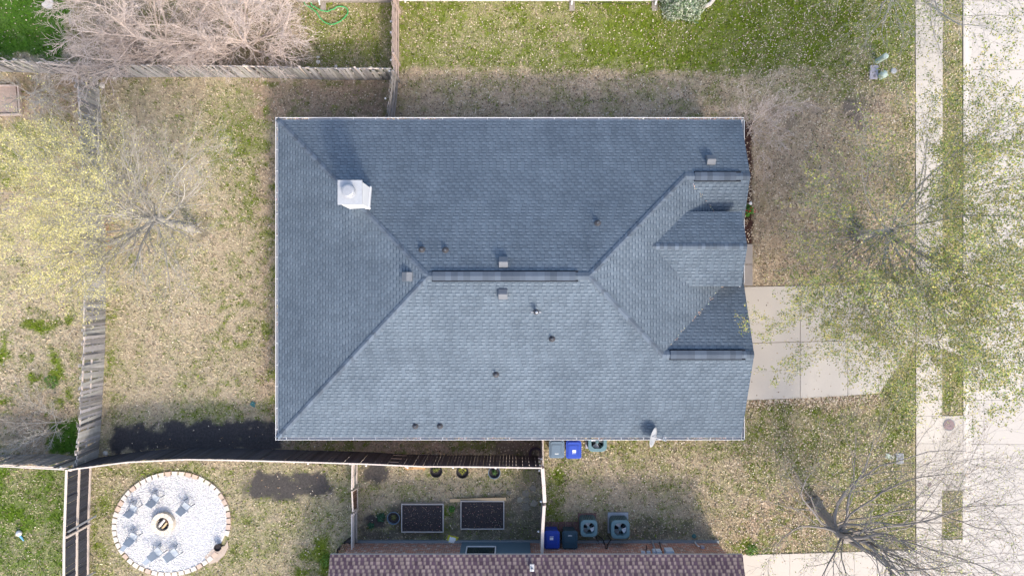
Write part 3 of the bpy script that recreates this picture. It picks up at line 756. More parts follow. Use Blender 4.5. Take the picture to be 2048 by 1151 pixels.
# roof vents and pipes
def roof_z(x, y):
    zs = [zN(y), zS(y), zE(x), RZ - (RZ - ZE) / (R1[0] - XL) * (R1[0] - x)]
    z = min(zs[0] if y > RY else zs[1], zs[2] if x > 2.92 else 99, zs[3] if x < R1[0] else 99)
    return z
def on_roof(px_, py_):
    z = 4.0
    for _ in range(8): x, y, _z = W(px_, py_, z); z = roof_z(x, y)
    return x, y, z
for px_, py_, n in ((1418, 322, 'N'), (1007, 524, 'N'), (1006, 588, 'S'), (815, 553, 'W')):
    x, y, z = on_roof(px_, py_)
    if n == 'N' and px_ == 1418: z = zN(y)
    mb = MB(); dx, dy = {'N': (0, 1), 'S': (0, -1), 'W': (-1, 0)}[n]
    w_, L_ = .17, .20
    ax = Vector((dx, dy, 0)); sd = Vector((-dy, dx, 0)); c_ = Vector((x, y, z))
    lo_, hi_ = c_ + ax * L_, c_ - ax * L_
    vs = []
    for q_, t in ((lo_, .10), (hi_, .16)):
        for s_ in (-1, 1): vs += [q_ + sd * s_ * w_ - Vector((0, 0, .3)), q_ + sd * s_ * w_ + Vector((0, 0, t))]
    mid = [c_ + sd * s_ * w_ + Vector((0, 0, .29)) for s_ in (-1, 1)]
    vs += mid
    mb.add(vs, [(0, 2, 3, 1), (4, 5, 7, 6), (1, 3, 9, 8), (8, 9, 7, 5), (0, 1, 8, 5, 4), (2, 6, 7, 9, 3)])
    v_ = mb.build('roof_vent', M['ventgrey'], roof)
for px_, py_, kd in ((844, 499, 0), (891, 500, 0), (1195, 446, 1), (1104, 677, 1), (992, 748, 1), (831, 851, 0), (880, 851, 0)):
    x, y, z = on_roof(px_, py_); h = .30 if kd else .22
    mb = MB(); mb.lathe([(.135, -.06), (.125, .05), (.055, .10)], (x, y, z), 16, cap1=True)
    boot = mb.build('pipe_boot', M['darkpipe'], roof)
    mb = MB(); mb.lathe([(.036, 0), (.036, h), (.022, h), (.022, h - .06), (.001, h - .06)], (x, y, z), 12); mb.build('vent_pipe', M['ventgrey'], roof)
x, y, z = on_roof(1072, 623)
mb = MB(); mb.lathe([(.12, -.06), (.11, .04), (.06, .08), (.06, .34), (.10, .35), (.10, .42), (.001, .45)], (x, y, z), 18); mb.build('flue_vent', M['darkpipe'], roof)
MB().box((x, y - .02, z + .03), (.40, .05, .03)).build('flue_strap', M['galv'], roof); mb = MB(); mb.lathe([(.055, .45), (.05, .50), (.001, .52)], (x + .01, y - .01, z), 14); mb.build('flue_cap', M['galv'], roof)

# satellite dish
dc = WV(1307, 874, 3.15); e = empty('satellite_dish', (W(1329, 0, ZE)[0], YS - .05, ZE), label='pale grey satellite dish tilted on edge over the south gutter of the grey roof', cat='satellite dish')
mb = MB(); nrm = Vector((.82, -.18, .50)).normalized(); ux = Vector((0, 0, 1)).cross(nrm).normalized(); uy = nrm.cross(ux)
ring = []; n = 28; rows = [(1.0, 0.0), (.75, -.035), (.5, -.06), (.25, -.075)]
vs = []; fs = []
for t_, off_ in ((0, 0), (1, .012)):
    for rr_, dd in rows:
        for i in range(n):
            a_ = 6.2832 * i / n; vs.append(dc + ux * math.cos(a_) * .42 * rr_ + uy * math.sin(a_) * .36 * rr_ + nrm * (dd - off_))
    vs.append(dc + nrm * (-.08 - off_))
m_ = n * len(rows) + 1
for t_ in (0, 1):
    o_ = t_ * m_
    for k_ in range(len(rows) - 1):
        for i in range(n):
            j = (i + 1) % n; fs.append((o_ + k_ * n + i, o_ + k_ * n + j, o_ + (k_ + 1) * n + j, o_ + (k_ + 1) * n + i))
    for i in range(n): fs.append((o_ + (len(rows) - 1) * n + i, o_ + (len(rows) - 1) * n + (i + 1) % n, o_ + m_ - 1))
for i in range(n): fs.append((i, m_ + i, m_ + (i + 1) % n, (i + 1) % n))
mb.add(vs, fs); mb.build('reflector', M['dirty_white'], e, smooth=True)
mb = MB(); b0 = Vector(e.location); mb.tube([b0, b0 + Vector((0, -.02, .35)), dc - nrm * .12], .022, 8); mb.box(b0 + Vector((0, .03, .0)), (.14, .1, .05)); mb.build('mast', M['dirty_white'], e)
mb = MB(); fp_ = dc + nrm * .42 - uy * .16; mb.tube([dc - uy * .36, fp_], .012, 6); mb.box(fp_, (.06, .06, .09)); mb.build('feed_arm', M['dirty_white'], e)

# ------------------------------------------------------------ neighbour house to the south
NH = empty('house', (1.0, -15, 0), label='neighbour house with brown-purple shingle roof and brick wall along the bottom edge', cat='house')
ye = W(0, 1108, ZE)[1]; xa, xb = -7.67, 9.72; yr = ye - 6.3; zr = ZE + 6.3 * .42
nroof = plane_mesh('roof', [([(xa, ye, ZE), (xb, ye, ZE), (xb, yr, zr), (xa, yr, zr)], (1, 0, 0)), ([(xa, yr, zr), (xb, yr, zr), (xb, yr - 6.3, ZE), (xa, yr - 6.3, ZE)], (1, 0, 0))], M['shingle_brown'], NH)
wall_mesh('wall', box_walls(xa + .35, xb - .36, ye - 12.2, ye - .36, 0, 2.5) + [[(x_, ye - .36, 2.5), (x_, ye - 12.2, 2.5), (x_, yr, zr - .15)] for x_ in (xa + .35, xb - .36)], M['brick'], NH)
mb = MB(); mb.box(((xa + xb) / 2, ye - .31, .06), (xb - xa - .6, .12, .16)); mb.build('foundation', M['kerbgrey'], NH)
mb = MB(); mb.bar((xa, ye - .012, ZE - .07), (xb, ye - .012, ZE - .07), .03, .13); mb.build('fascia', M['greywood'], NH)
x, y, z = W(1064, 1133, 2.9); mb = MB(); mb.box((x, y, 2.95), (.18, .30, .10)); mb.lathe([(.05, 0), (.05, .12), (.001, .13)], (x, y - .05, 2.98), 12); mb.build('roof_vent', M['galv'], NH)
# bay with window
bay = MB(); bx0, bx1 = W(920, 0, 1.3)[0], W(1061, 0, 1.3)[0]
by = W(0, 1084, .2)[1]
bay.box(((bx0 + bx1) / 2, (by + ye - .4) / 2, 1.05), (bx1 - bx0, abs(by - ye + .4), 1.9)); b_o = bay.build('bay', M['slatepaint'], NH)
mb = MB(); mb.box(((bx0 + bx1) / 2, by - .05, 2.02), (bx1 - bx0 + .06, .34, .05)); mb.build('bay_top', M['slatepaint'], b_o)
mb = MB(); wx0, wx1 = W(931, 0, 1.9)[0], W(990, 0, 1.9)[0]
for z0_, z1_ in ((.75, .80), (1.88, 1.93)): mb.box(((wx0 + wx1) / 2, by + .02, (z0_ + z1_) / 2), (wx1 - wx0, .05, z1_ - z0_))
for x_ in (wx0, wx1): mb.box((x_, by + .02, 1.34), (.05, .05, 1.1))
wf = mb.build('window', M['white'], b_o)
mb = MB(); mb.box(((wx0 + wx1) / 2, by + .006, 1.34), (wx1 - wx0 - .04, .012, 1.06)); mb.build('pane', M['glass'], wf)
# pipes and meter boxes on the brick wall
yw = ye - .36
def wx(px_, z): return W(px_, 0, z)[0]
for c_, d_ in (((wx(1339, 1.7), yw + .12, 1.6), (.34, .22, .5)), ((wx(1318, 1.7), yw + .10, 1.6), (.22, .18, .42)), ((wx(1309, 1.7), yw + .10, 1.55), (.10, .18, .36)), ((wx(1298, 1.7), yw + .08, 1.6), (.15, .13, .2)), ((wx(1287, 1.7), yw + .08, 1.6), (.15, .13, .2))):
    MB().box(c_, d_).build('meter_box', M['metergrey'], NH)
mb = MB(); mb.tube([(wx(1304, 0), yw + .06, .05), (wx(1311, 1.4), yw + .06, 1.45)], .045, 8); mb.build('conduit', M['galv'], NH)
mb = MB(); mb.tube([(wx(1318, 0), yw + .04, .1), (wx(1324, 1.5), yw + .04, 1.6)], .02, 6); mb.tube([(wx(1288, 0), yw + .04, .6), (wx(1293, 1.5), yw + .04, 1.6)], .02, 6); mb.build('cable', M['black'], NH)
mb = MB(); mb.tube([(wx(1389, 0), yw + .05, .05), (wx(1393, .5), yw + .05, .5), (wx(1398, .9), yw + .12, .9)], .03, 6); mb.build('drain_pipe', M['white'], NH)
mb = MB(); mb.box((wx(1405, .8), yw + .06, .8), (.13, .10, .22)); mb.build('outlet_box', M['greyconc'], NH)

# ------------------------------------------------------------ neighbour house to the north
NN = empty('house', (-1, 17, 0), label='house at the top edge showing only its pale wall foot and white downspouts', cat='house')
yg = W(0, 2.6)[1]; nx0, nx1 = W(597, 0)[0], W(1316, 0)[0]
plane_mesh('roof', [([(nx0 - .4, yg - .4, 2.6), (nx1 + .4, yg - .4, 2.6), (nx1 + .4, yg + 6, 5.2), (nx0 - .4, yg + 6, 5.2)], (1, 0, 0)), ([(nx0 - .4, yg + 6, 5.2), (nx1 + .4, yg + 6, 5.2), (nx1 + .4, yg + 12.4, 2.6), (nx0 - .4, yg + 12.4, 2.6)], (1, 0, 0))], M['shingle_brown'], NN)
mb = MB(); mb.box(((nx0 + nx1) / 2, yg + 6, 1.25), (nx1 - nx0, 12, 2.5)); mb.build('wall', M['white'], NN)
mb = MB(); mb.box(((nx0 + W(783, 0)[0]) / 2, yg - .03, .12), (W(783, 0)[0] - nx0, .08, .24)); mb.build('foundation', M['conc_old'], NN)
for px_ in (1143, 1310, 641, 811):
    mb = MB(); x_ = W(px_, 0)[0]; mb.tube([(x_, yg - .06, 2.4), (x_, yg - .06, .3), (x_ - .01, yg - .2, .12)] if px_ != 811 else [(x_, yg - .06, 2.4), (x_, yg - .06, .05)], .042, 6); mb.build('downspout', M['white'], NN)
for px_, py_, lb in ((1144, 13, 'concrete splash block under the downspout where a thin black cable runs along the wall'), (1309, 13, 'concrete splash block beside the variegated shrub at the wall corner'), (647, 13, 'concrete splash block crossed by the green hose')):
    c = W(px_, py_); mb = MB(); mb.box((c[0], c[1], .02), (.24, .42, .05))
    for s_ in (-1, 1): mb.box((c[0] + s_ * .10, c[1], .06), (.03, .42, .05))
    mb.build('splash_block', M['conc_old'], origin=(c[0], c[1], 0), label=lb, cat='splash block', group='splash blocks below downspouts')
mb = MB(); P = [W(x, y)[:2] for x, y in ((440, -80), (526, -80), (526, 8), (440, 8))]; mb.prism(P[::-1], -.1, .06); mb.build('porch_slab', M['conc'], kind='structure')
mb = MB(); r_ = random.Random(2); pts = [W(x, y, .012) for x, y in ((1160, 6), (1180, 10), (1200, 7), (1215, 5), (1260, 9), (1300, 7))]; mb.tube(pts, .012, 5); mb.build('cable', M['black'], origin=pts[0], label='thin black cable lying on the grass along the north house wall', cat='cable')
# ------------------------------------------------------------ fences
def poly_at(pts, s):
    for a, b in zip(pts[:-1], pts[1:]):
        L = (b - a).length
        if s <= L: return a + (b - a) * (s / L), (b - a).normalized()
        s -= L
    return pts[-1].copy(), (pts[-1] - pts[-2]).normalized()
def woodm(name, c, var=.3): return simple(name, c, .88, var, 5, bump=.4, bscale=18)
M['f_grey'] = woodm('silvered_fence_board', (.36, .345, .325)); M['f_top'] = woodm('old_grey_board', (.27, .26, .25)); M['f_dark'] = woodm('dark_board', (.046, .048, .060)); M['f_tan'] = woodm('pinkish_tan_board', (.40, .32, .28), .2)
M['f_rail'] = woodm('pale_rail', (.56, .48, .42), .15); M['f_mid'] = woodm('grey_brown_board', (.24, .22, .205))
def fence(label, pts_px, h, face, mboard, mrail, seed=1, bw=.138, rails=(.3, .95, 1.6), rail_w=.04, cap=False, lean=0.0, messy=.02, post_step=2.4, name='wooden_fence', group=None, tvar=.35, post_out=.02):
    """pts_px: the fence's top line in photo pixels (at height h); face=+1/-1 side of the line the rails stand on"""
    P = [WV(x, y, h) for x, y in pts_px]
    for p in P: p.z = 0
    L = sum((b - a).length for a, b in zip(P[:-1], P[1:]))
    e = empty(name, (P[0] + P[-1]) / 2, label=label, cat='fence', **({'group': group} if group else {}))
    r_ = random.Random(seed); mb = MB(); s = bw / 2; base_t = 1
    while s < L - bw / 2:
        p, d = poly_at(P, s); n = Vector((d.y, -d.x, 0)) * face
        t = r_.uniform(1 - tvar, 1 + tvar * .7); 
        if r_.random() < .08: t *= .55
        mb.tint = (t, t * r_.uniform(.97, 1.02), t * r_.uniform(.94, 1.04))
        tilt = r_.gauss(0, messy); lean_ = lean + r_.gauss(0, messy)
        up = (Vector((0, 0, 1)) + d * tilt - n * lean_).normalized()
        hh = h + r_.gauss(0, messy)
        a = p - n * (.0 + r_.uniform(0, .006)); x = d; y = up.cross(x).normalized(); x = y.cross(up)
        Mx = Matrix((x, y, up)).transposed()
        mb.box(a + up * hh / 2, (bw - r_.uniform(.004, .014), .017, hh), M=Mx)
        s += bw
    mb.build('picket_panel', mboard, e)
    for z in rails:
        mb = MB(); k = max(2, int(L / 2.4)); 
        for i in range(k):
            p0, d0 = poly_at(P, L * i / k + .01); p1, d1 = poly_at(P, L * (i + 1) / k - .01)
            n = Vector((d0.y, -d0.x, 0)) * face; t = r_.uniform(.85, 1.15); mb.tint = (t, t, t); j = r_.gauss(0, messy * .4)
            mb.bar(p0 + n * .035 + Vector((0, 0, z + j)), p1 + n * .035 + Vector((0, 0, z - j)), rail_w, .085)
        mb.build('rail', mrail, e)
    if cap:
        mb = MB(); k = max(2, int(L / 2.4))
        for i in range(k):
            p0, d0 = poly_at(P, L * i / k + .005); p1, d1 = poly_at(P, L * (i + 1) / k - .005); n = Vector((d0.y, -d0.x, 0)) * face
            mb.bar(p0 + n * .02 + Vector((0, 0, h + .03)), p1 + n * .02 + Vector((0, 0, h + .03)), cap, .03)
        mb.build('cap_rail', mrail, e)
    s = .05
    while s < L:
        p, d = poly_at(P, s); n = Vector((d.y, -d.x, 0)) * face; mb = MB()
        mb.box(p + n * .06 + Vector((0, 0, (h - .06) / 2)), (.085, .085, h - .06), rz=math.atan2(d.y, d.x)); mb.build('post', mrail, e); s += post_step
    return e
# direction a->b, n=(d.y,-d.x): right-hand side when walking
fence('weathered grey board fence running down the left of the back yard', [(150, 131), (157, 200), (163, 330), (167, 480), (167, 575), (165, 700), (160, 800), (156, 870), (150, 938)], 1.78, 1, M['f_grey'], M['f_rail'], 2, messy=.032, tvar=.38)
fence('silvery board fence along the top behind the green lawn corner, left of the yard corner', [(-200, 116), (0, 119), (60, 122), (110, 121), (150, 131)], 1.9, -1, M['f_top'], M['f_rail'], 3, messy=.022, tvar=.42)
fence('grey board fence along the top below the bare bushes', [(152, 132), (300, 131), (400, 131), (520, 133), (640, 137), (782, 137)], 1.75, -1, M['f_top'], M['f_rail'], 4, messy=.02, tvar=.42)
fence('newer pinkish tan board fence standing between the two top yards', [(785, -120), (784, 30), (784, 136)], 1.9, -1, M['f_tan'], M['f_tan'], 5, messy=.006, tvar=.12)
fence('short dark grey fence from the tan fence down to the gutter of the grey roof', [(783, 138), (779, 190), (773, 234)], 1.85, -1, M['f_mid'], M['f_mid'], 6, messy=.012, tvar=.3)
fence('grey fence at the left edge above the saturated green lawn corner below', [(-200, 932), (0, 928), (60, 927), (130, 937)], 1.9, 1, M['f_mid'], M['f_rail'], 7, cap=.05, messy=.015, tvar=.3)
fence('long dark fence below the grey-roofed house with a pale cap rail', [(137, 938), (217, 926), (280, 920), (350, 917), (430, 917), (520, 920), (640, 923), (730, 926), (784, 930), (900, 932), (1020, 932), (1084, 934)], 2.15, 1, M['f_dark'], M['f_rail'], 8, cap=.055, bw=.142, messy=.003, tvar=.3)
fence('dark board fence with three pale rails at the bottom left', [(133, 938), (131, 1000), (128, 1060), (128, 1110), (127, 1230)], 1.9, -1, M['f_dark'], M['f_rail'], 9, cap=.10, rails=(.12, 1.0), rail_w=.07, messy=.008, tvar=.25, post_step=2.9)
fence('low pale grey fence above the brown gate by the kitchen garden', [(704, 927), (703, 978)], 1.15, -1, M['f_grey'], M['f_rail'], 10, cap=.06, rails=(.2, .9), messy=.008, tvar=.15)
fence('low pale grey fence below the brown gate by the brick wall', [(703, 1027), (703, 1098)], 1.15, -1, M['f_grey'], M['f_rail'], 11, cap=.06, rails=(.2, .9), messy=.008, tvar=.15)
fence('narrow fence stub between the grey roof gutter and the long dark fence', [(1085, 872), (1085, 934)], 1.85, -1, M['f_mid'], M['f_rail'], 12, messy=.006)
fence('fence with pale top boards between the kitchen garden and the side yard, upper half', [(1084, 936), (1087, 975), (1088.5, 1004)], 1.85, -1, M['f_mid'], M['f_rail'], 13, cap=.15, messy=.006)
fence('fence with pale top boards beside the blue bin, down to the brick wall', [(1087.5, 1010), (1084.5, 1055), (1083, 1108)], 1.85, -1, M['f_mid'], M['f_rail'], 14, cap=.13, messy=.006)
# gate
gb = WV(711, 1000, 0); e = empty('garden_gate', gb, label='small brown slatted gate standing between the two low grey fences', cat='gate')
mb = MB(); mb.bar(WV(704, 981, 1.1), WV(706, 1022, 1.1), .05, .09); mb.bar(WV(714, 975, .15) , WV(715, 1018, .15), .05, .09)
for a_, b_ in ((W(704, 982, 1.1), W(716, 974, .1)), (W(706, 1021, 1.1), W(716, 1017, .1))): mb.bar(a_, b_, .09, .04, up=Vector((0, 1, 0)))
mb.build('gate_frame', M['f_rail'], e)
mb = MB()
for i in range(8):
    t = (i + .5) / 8; a_ = WV(704 + 2 * t, 983 + 36 * t, 1.08); b_ = WV(714, 978 + 36 * t, .15); v_ = random.Random(i).uniform(.8, 1.3); mb.tint = (v_, v_, v_)
    mb.bar(a_, b_, .085, .02, up=Vector((1, 0, 0)))
mb.build('gate_boards', M['brownwood'], e)
# braces over the bottom-left fence
for a_, b_, lb in (((136, 1063, 1.75), (192, 1031, .1), 'pale metal prop leaning across the bottom-left fence at its middle'), ((172, 1153, 1.0), (190, 1144, .1), 'pale metal prop leaning on the bottom-left fence at the photo bottom')):
    p0, p1 = WV(*a_), WV(*b_); mb = MB(); mb.tube([p0, p1], .032, 8); mb.tube([p0 + Vector((.02, .05, 0)), p1 + Vector((.02, .05, 0))], .02, 6); mb.build('metal_prop', M['galv'], origin=(p1.x, p1.y, 0), label=lb, cat='prop', group='props on the bottom-left fence')
# small solar lamps on the fences
lamps = [(616, 926, 1.7, 'small white lamp on the long dark fence above the fire-pit yard'), (732, 930, 1.7, 'small white lamp on the long dark fence just right of the low garden fence'), (815, 934, 1.7, 'small white lamp on the long dark fence above the orange-brown chunks'), (906, 934, 1.7, 'small white lamp on the dark fence between two black pots'), (991, 935, 1.7, 'small white lamp on the dark fence above the right-hand black pot'),
         (1083, 917, 1.7, 'small white lamp beside the hose ring near the fence stub'), (1079, 940, 1.6, 'small white lamp on the garden side of the fence, uppermost'), (1082, 1002, 1.6, 'small white lamp on the garden side of the fence at the gap between its halves'), (1077, 1062, 1.6, 'small white lamp on the garden side of the fence next to the blue bin'),
         (779, 142, 1.5, 'small white lamp at the corner where the top fences meet'), (782, 43, 1.5, 'small white lamp on the tan fence near the top edge'), (782, 65, 1.5, 'small white lamp on the tan fence, second from the top edge'), (782, 120, 1.5, 'small white lamp on the tan fence just above the fence corner'), (771, 197, 1.5, 'small white lamp on the short dark grey fence above the gutter'), (121, 934, 1.7, 'small white lamp on the grey fence at the left edge')]
proto = None
for x, y, z, lb in lamps:
    c = WV(x, y, z)
    if proto is None:
        proto = empty('fence_lamp', c); mb = MB(); mb.lathe([(.001, -.06), (.035, -.04), (.05, 0), (.035, .04), (.001, .055)], c, 10); mb.build('globe', M['white'], proto, smooth=True)
        mb = MB(); mb.box(c + Vector((0, 0, -.09)), (.03, .05, .08)); mb.build('bracket', M['darkpipe'], proto); o = proto
    else: o = copy_tree(proto); o.location = c
    tag(o, lb, 'lamp', 'small lamps along the fences')

# ------------------------------------------------------------ fire pit circle
fc = WV(343, 1046)
def circ(t, rx=2.62, ry=2.32):
    """outline of the gravel circle, a little egg shaped"""
    c, s = math.cos(t), math.sin(t); k_ = 1 + .035 * math.sin(t * 2 + .4)
    return fc.x + rx * k_ * c * .98 + .02, fc.y + ry * k_ * s
out = [circ(i * math.tau / 72) for i in range(72)]
mb = MB(); mb.prism([(fc.x + (x - fc.x) * .97, fc.y + (y - fc.y) * .97) for x, y in out], -.1, .035)
gq = N('white_gravel', .85, .2); v = gq.mix(gq.noise(22, 4, .8), (.44, .44, .45), (.80, .79, .78)); gq.bump(gq.noise(28, 3, .7), 1, .03)
mb.build('gravel_bed', gq.color(v), kind='structure')
r = np.random.default_rng(21); n = 11000
t = r.uniform(0, 2 * np.pi, n); rad = np.sqrt(r.uniform(0, .90, n)); k2 = 1 + .035 * np.sin(t * 2 + .4)
gx = fc.x + 2.62 * k2 * np.cos(t) * rad * .98; gy = fc.y + 2.32 * k2 * np.sin(t) * rad
oc = np.array([(1, 0, 0), (-1, 0, 0), (0, 1, 0), (0, -1, 0), (0, 0, 1), (0, 0, -1)], float); of = np.array([(0, 2, 4), (2, 1, 4), (1, 3, 4), (3, 0, 4), (2, 0, 5), (1, 2, 5), (3, 1, 5), (0, 3, 5)])
sz = r.uniform(.014, .034, (n, 1, 3)); sz[:, :, 2] *= .7; a = r.uniform(0, 2 * np.pi, n)
Q = oc[None] * sz * r.uniform(.7, 1.3, (n, 6, 1)); ca, s2 = np.cos(a)[:, None], np.sin(a)[:, None]
Qx = Q[..., 0] * ca - Q[..., 1] * s2; Qy = Q[..., 0] * s2 + Q[..., 1] * ca
Vv = np.stack([Qx + gx[:, None], Qy + gy[:, None], Q[..., 2] + .042 + r.uniform(0, .012, (n, 1))], -1).reshape(-1, 3)
Ff = (of[None] + np.arange(n)[:, None, None] * 6).reshape(-1, 3)
cols = np.repeat(r.uniform(.72, 1.1, (n, 1)) * (1 + r.uniform(-.04, .04, (n, 3))), 8, 0)
np_mesh('gravel', Vv, Ff, M['pebble'], cols, label='loose white gravel filling the fire pit circle', cat='gravel', kind='stuff')
# edging blocks, one thing each
r_ = random.Random(6); nb = 52; proto = None
skip = lambda th: -.66 < th < -.30
for i in range(nb):
    th = -math.pi + (i + .5) * math.tau / nb
    if skip(th): continue
    x, y = circ(th); x2, y2 = circ(th + .01); rz = math.atan2(y2 - y, x2 - x)
    if proto is None or True:
        mb = MB(); t = r_.choice([(1, 1, 1), (1.05, 1.03, 1.0), (.86, .72, .64), (.98, .95, .9), (1.05, 1.05, 1.05), (.82, .70, .63)]); mb.tint = t
        w_, d_, h_ = .27 + r_.uniform(-.02, .01), .20, .10
        o_ = [(-w_ / 2, d_ / 2), (-w_ * .40, -d_ / 2), (w_ * .40, -d_ / 2), (w_ / 2, d_ / 2)]
        mb.prism(o_, 0, h_ - .012); mb.prism([(a_ * .94, b_ * .92) for a_, b_ in o_], h_ - .012, h_)
        me_o = mb.build('edging_block', M['stone'])
    me_o.location = (x, y, -.01); me_o.rotation_euler = (0, 0, rz + math.pi + r_.gauss(0, .03))
    tag(me_o, 'pale or pinkish trapezoid block in the ring round the white gravel circle', 'edging block', 'blocks edging the gravel circle')
# flat stones on the gap, and pot
for pts, lb in (([(410, 1112), (424, 1098), (438, 1092), (450, 1090), (456, 1080), (458, 1092), (450, 1108), (436, 1121), (420, 1127)], 'flat pinkish stone path slab at the lower right of the gravel circle'),):
    P = [W(x, y)[:2] for x, y in pts]; c_ = (sum(p[0] for p in P) / len(P), sum(p[1] for p in P) / len(P))
    ar = sum(P[i][0] * P[(i + 1) % len(P)][1] - P[(i + 1) % len(P)][0] * P[i][1] for i in range(len(P)))
    if ar < 0: P.reverse()
    mb = MB(); mb.tint = (.72, .64, .58); mb.prism(P, -.02, .06); mb.build('stone_slab', M['stone'], origin=(c_[0], c_[1], 0), label=lb, cat='stone slab')
c = WV(440, 1090, .06); e = empty('plant_pot', c, label='small black pot standing on the pinkish slab at the gravel circle', cat='pot')
MB().lathe([(.10, 0), (.15, .26), (.165, .26), (.165, .30), (.145, .30), (.13, .22), (.001, .20)], c, 20).build('pot', M['black'], e)
MB().lathe([(.001, .225), (.13, .222)], c, 14).build('soil', M['soil'], e)
# fire ring
c = WV(330, 1044, .03); e = empty('fire_pit', c, label='round pale stone fire ring with half-burnt logs in the middle of the gravel', cat='fire pit')
nb = 14
for i in range(nb):
    a0, a1 = i * math.tau / nb + .012, (i + 1) * math.tau / nb - .012; mb = MB(); t = r_.uniform(.95, 1.08); mb.tint = (t, t * .97, t * .9)
    for zz in (0, .14):
        o_ = [(c.x + math.cos(a_) * q_, c.y + math.sin(a_) * q_) for a_, q_ in ((a0, .30), (a0, .50), ((a0 + a1) / 2, .505), (a1, .50), (a1, .30), ((a0 + a1) / 2, .30))]
        mb.prism(o_, c.z + zz, c.z + zz + .132)
    mb.build('ring_block', M['stone'], e)
MB().lathe([(.001, .02), (.29, .02)], c, 20).build('ash_bed', M['dark'], e)
for a_, b_, q_, m_ in (((-.20, -.14), (.08, .20), .055, M['stone']), ((-.06, -.22), (.18, .06), .05, M['timber']), ((-.22, .02), (-.02, .24), .05, M['dark']), ((.02, .20), (.22, .10), .045, M['brownwood']), ((-.18, -.02), (.0, .12), .04, M['greyconc'])):
    MB().tube([c + Vector((a_[0], a_[1], .14)), c + Vector((b_[0], b_[1], .18))], q_, 8).build('log', m_, e)
# garden chairs round the fire
def chair():
    e = empty('garden_chair', (0, 0, 0))
    mb = MB(); mb.bar((0, .16, .33), (0, -.20, .27), .40, .03); mb.build('seat', M['chairgrey'], e)
    mb = MB(); mb.bar((0, -.20, .27), (0, -.40, .80), .42, .03, up=Vector((0, 1, .5))); mb.build('backrest', M['chairgrey'], e)
    for s_ in (-1, 1):
        mb = MB(); mb.bar((s_ * .24, .26, .48), (s_ * .22, -.30, .54), .045, .025); mb.build('armrest', M['chairframe'], e)
        mb = MB(); mb.bar((s_ * .26, .24, 0), (s_ * .26, .26, .50), .04, .04); mb.build('leg', M['chairframe'], e)
        mb = MB(); mb.bar((s_ * .24, -.36, 0), (s_ * .24, -.14, .42), .04, .04); mb.build('leg', M['chairframe'], e)
    return e
def flat(c, mats): pass
proto = None
for x, y, ang, stool, lb in ((317, 992, 60, 0, 'grey garden chair on the gravel at the top of the circle'), (377, 1008, 52, 0, 'grey garden chair to the upper right of the fire ring'), (273, 1012, 62, 0, 'grey garden chair at the upper left of the gravel circle'),
                    (273, 1068, 60, 1, 'grey garden chair with headrest at the left of the fire ring'), (322, 1098, 42, 1, 'grey garden chair with headrest below the fire ring'), (354, 1100, 38, 0, 'grey garden chair just right of the lower chair, at the bottom of the circle')):
    if proto is None: proto = chair(); o = proto
    else: o = copy_tree(proto)
    o.scale = (.80, .80, .84); o.location = WV(x, y, .045); a_ = math.radians(ang - 90); o.rotation_euler = (0, 0, a_)
    if stool:
        mb = MB(); mb.bar((0, -.405, .80), (0, -.66, .98), .24, .03); mb.build('headrest', M['chairgrey'], o, world=False)
    tag(o, lb, 'chair', 'garden chairs round the fire pit')
# gravel disc pieces beside: white ornament on the left lawn
c = WV(41, 1064, 0); e = empty('garden_ornament', c, label='small white ornament with blue tail on the lower left lawn', cat='ornament')
MB().lathe([(.001, 0), (.11, .03), (.14, .12), (.09, .2), (.001, .24)], c, 12).build('body', M['white'], e, smooth=True)
MB().tube([c + Vector((.03, -.08, .12)), c + Vector((.18, -.36, .04))], [.06, .03], 7).build('tail', simple('pale_blue_plastic', (.12, .32, .5), .5), e)

# ------------------------------------------------------------ kitchen garden
def raised_bed(x0, y0, x1, y1, lb, sd):
    h = .28; A_ = WV(x0, y0, h); B_2 = WV(x1, y1, h); c = (A_ + B_2) / 2; c.z = 0
    e = empty('raised_bed', c, label=lb, cat='raised bed', group='raised soil beds in the kitchen garden'); w_, d_ = B_2.x - A_.x, A_.y - B_2.y
    for s_ in (-1, 1):
        mb = MB(); mb.box((c.x, c.y + s_ * (d_ / 2 - .02), h / 2), (w_, .04, h)); mb.build('side_board', M['greywood'], e)
        mb = MB(); mb.box((c.x + s_ * (w_ / 2 - .02), c.y, h / 2 + .003), (.04, d_ - .085, h)); mb.build('side_board', M['greywood'], e)
    rng = np.random.default_rng(sd); n = 40; gx_, gy_ = np.meshgrid(np.linspace(-w_ / 2 + .042, w_ / 2 - .042, n), np.linspace(-d_ / 2 + .042, d_ / 2 - .042, n))
    zz = h - .06 + (fbm(gx_ + sd, gy_, 4, 1) - .5) * .09
    mb = MB(); mb.v = [(c.x + a_, c.y + b_, z_) for a_, b_, z_ in zip(gx_.ravel(), gy_.ravel(), zz.ravel())]
    mb.f = [(j * n + i, j * n + i + 1, (j + 1) * n + i + 1, (j + 1) * n + i) for j in range(n - 1) for i in range(n - 1)]; mb.t = [(1, 1, 1)] * len(mb.f)
    rr_ = random.Random(sd)
    for _ in range(150):
        leafq(mb, (c.x + rr_.uniform(-w_ / 2 + .1, w_ / 2 - .1), c.y + rr_.uniform(-d_ / 2 + .1, d_ / 2 - .1), h + .01), rr_.uniform(.012, .024), [(12, 9.5, 7), (7, 5, 3.5)])
    mb.build('soil', M['soil'], e)
raised_bed(802.5, 1007, 887, 1064, 'raised soil bed framed in grey boards beside the blue-rimmed round planter', 1)
raised_bed(921, 1001, 1008.5, 1058, 'raised soil bed framed in grey boards with a pale timber plank along its top side', 2)
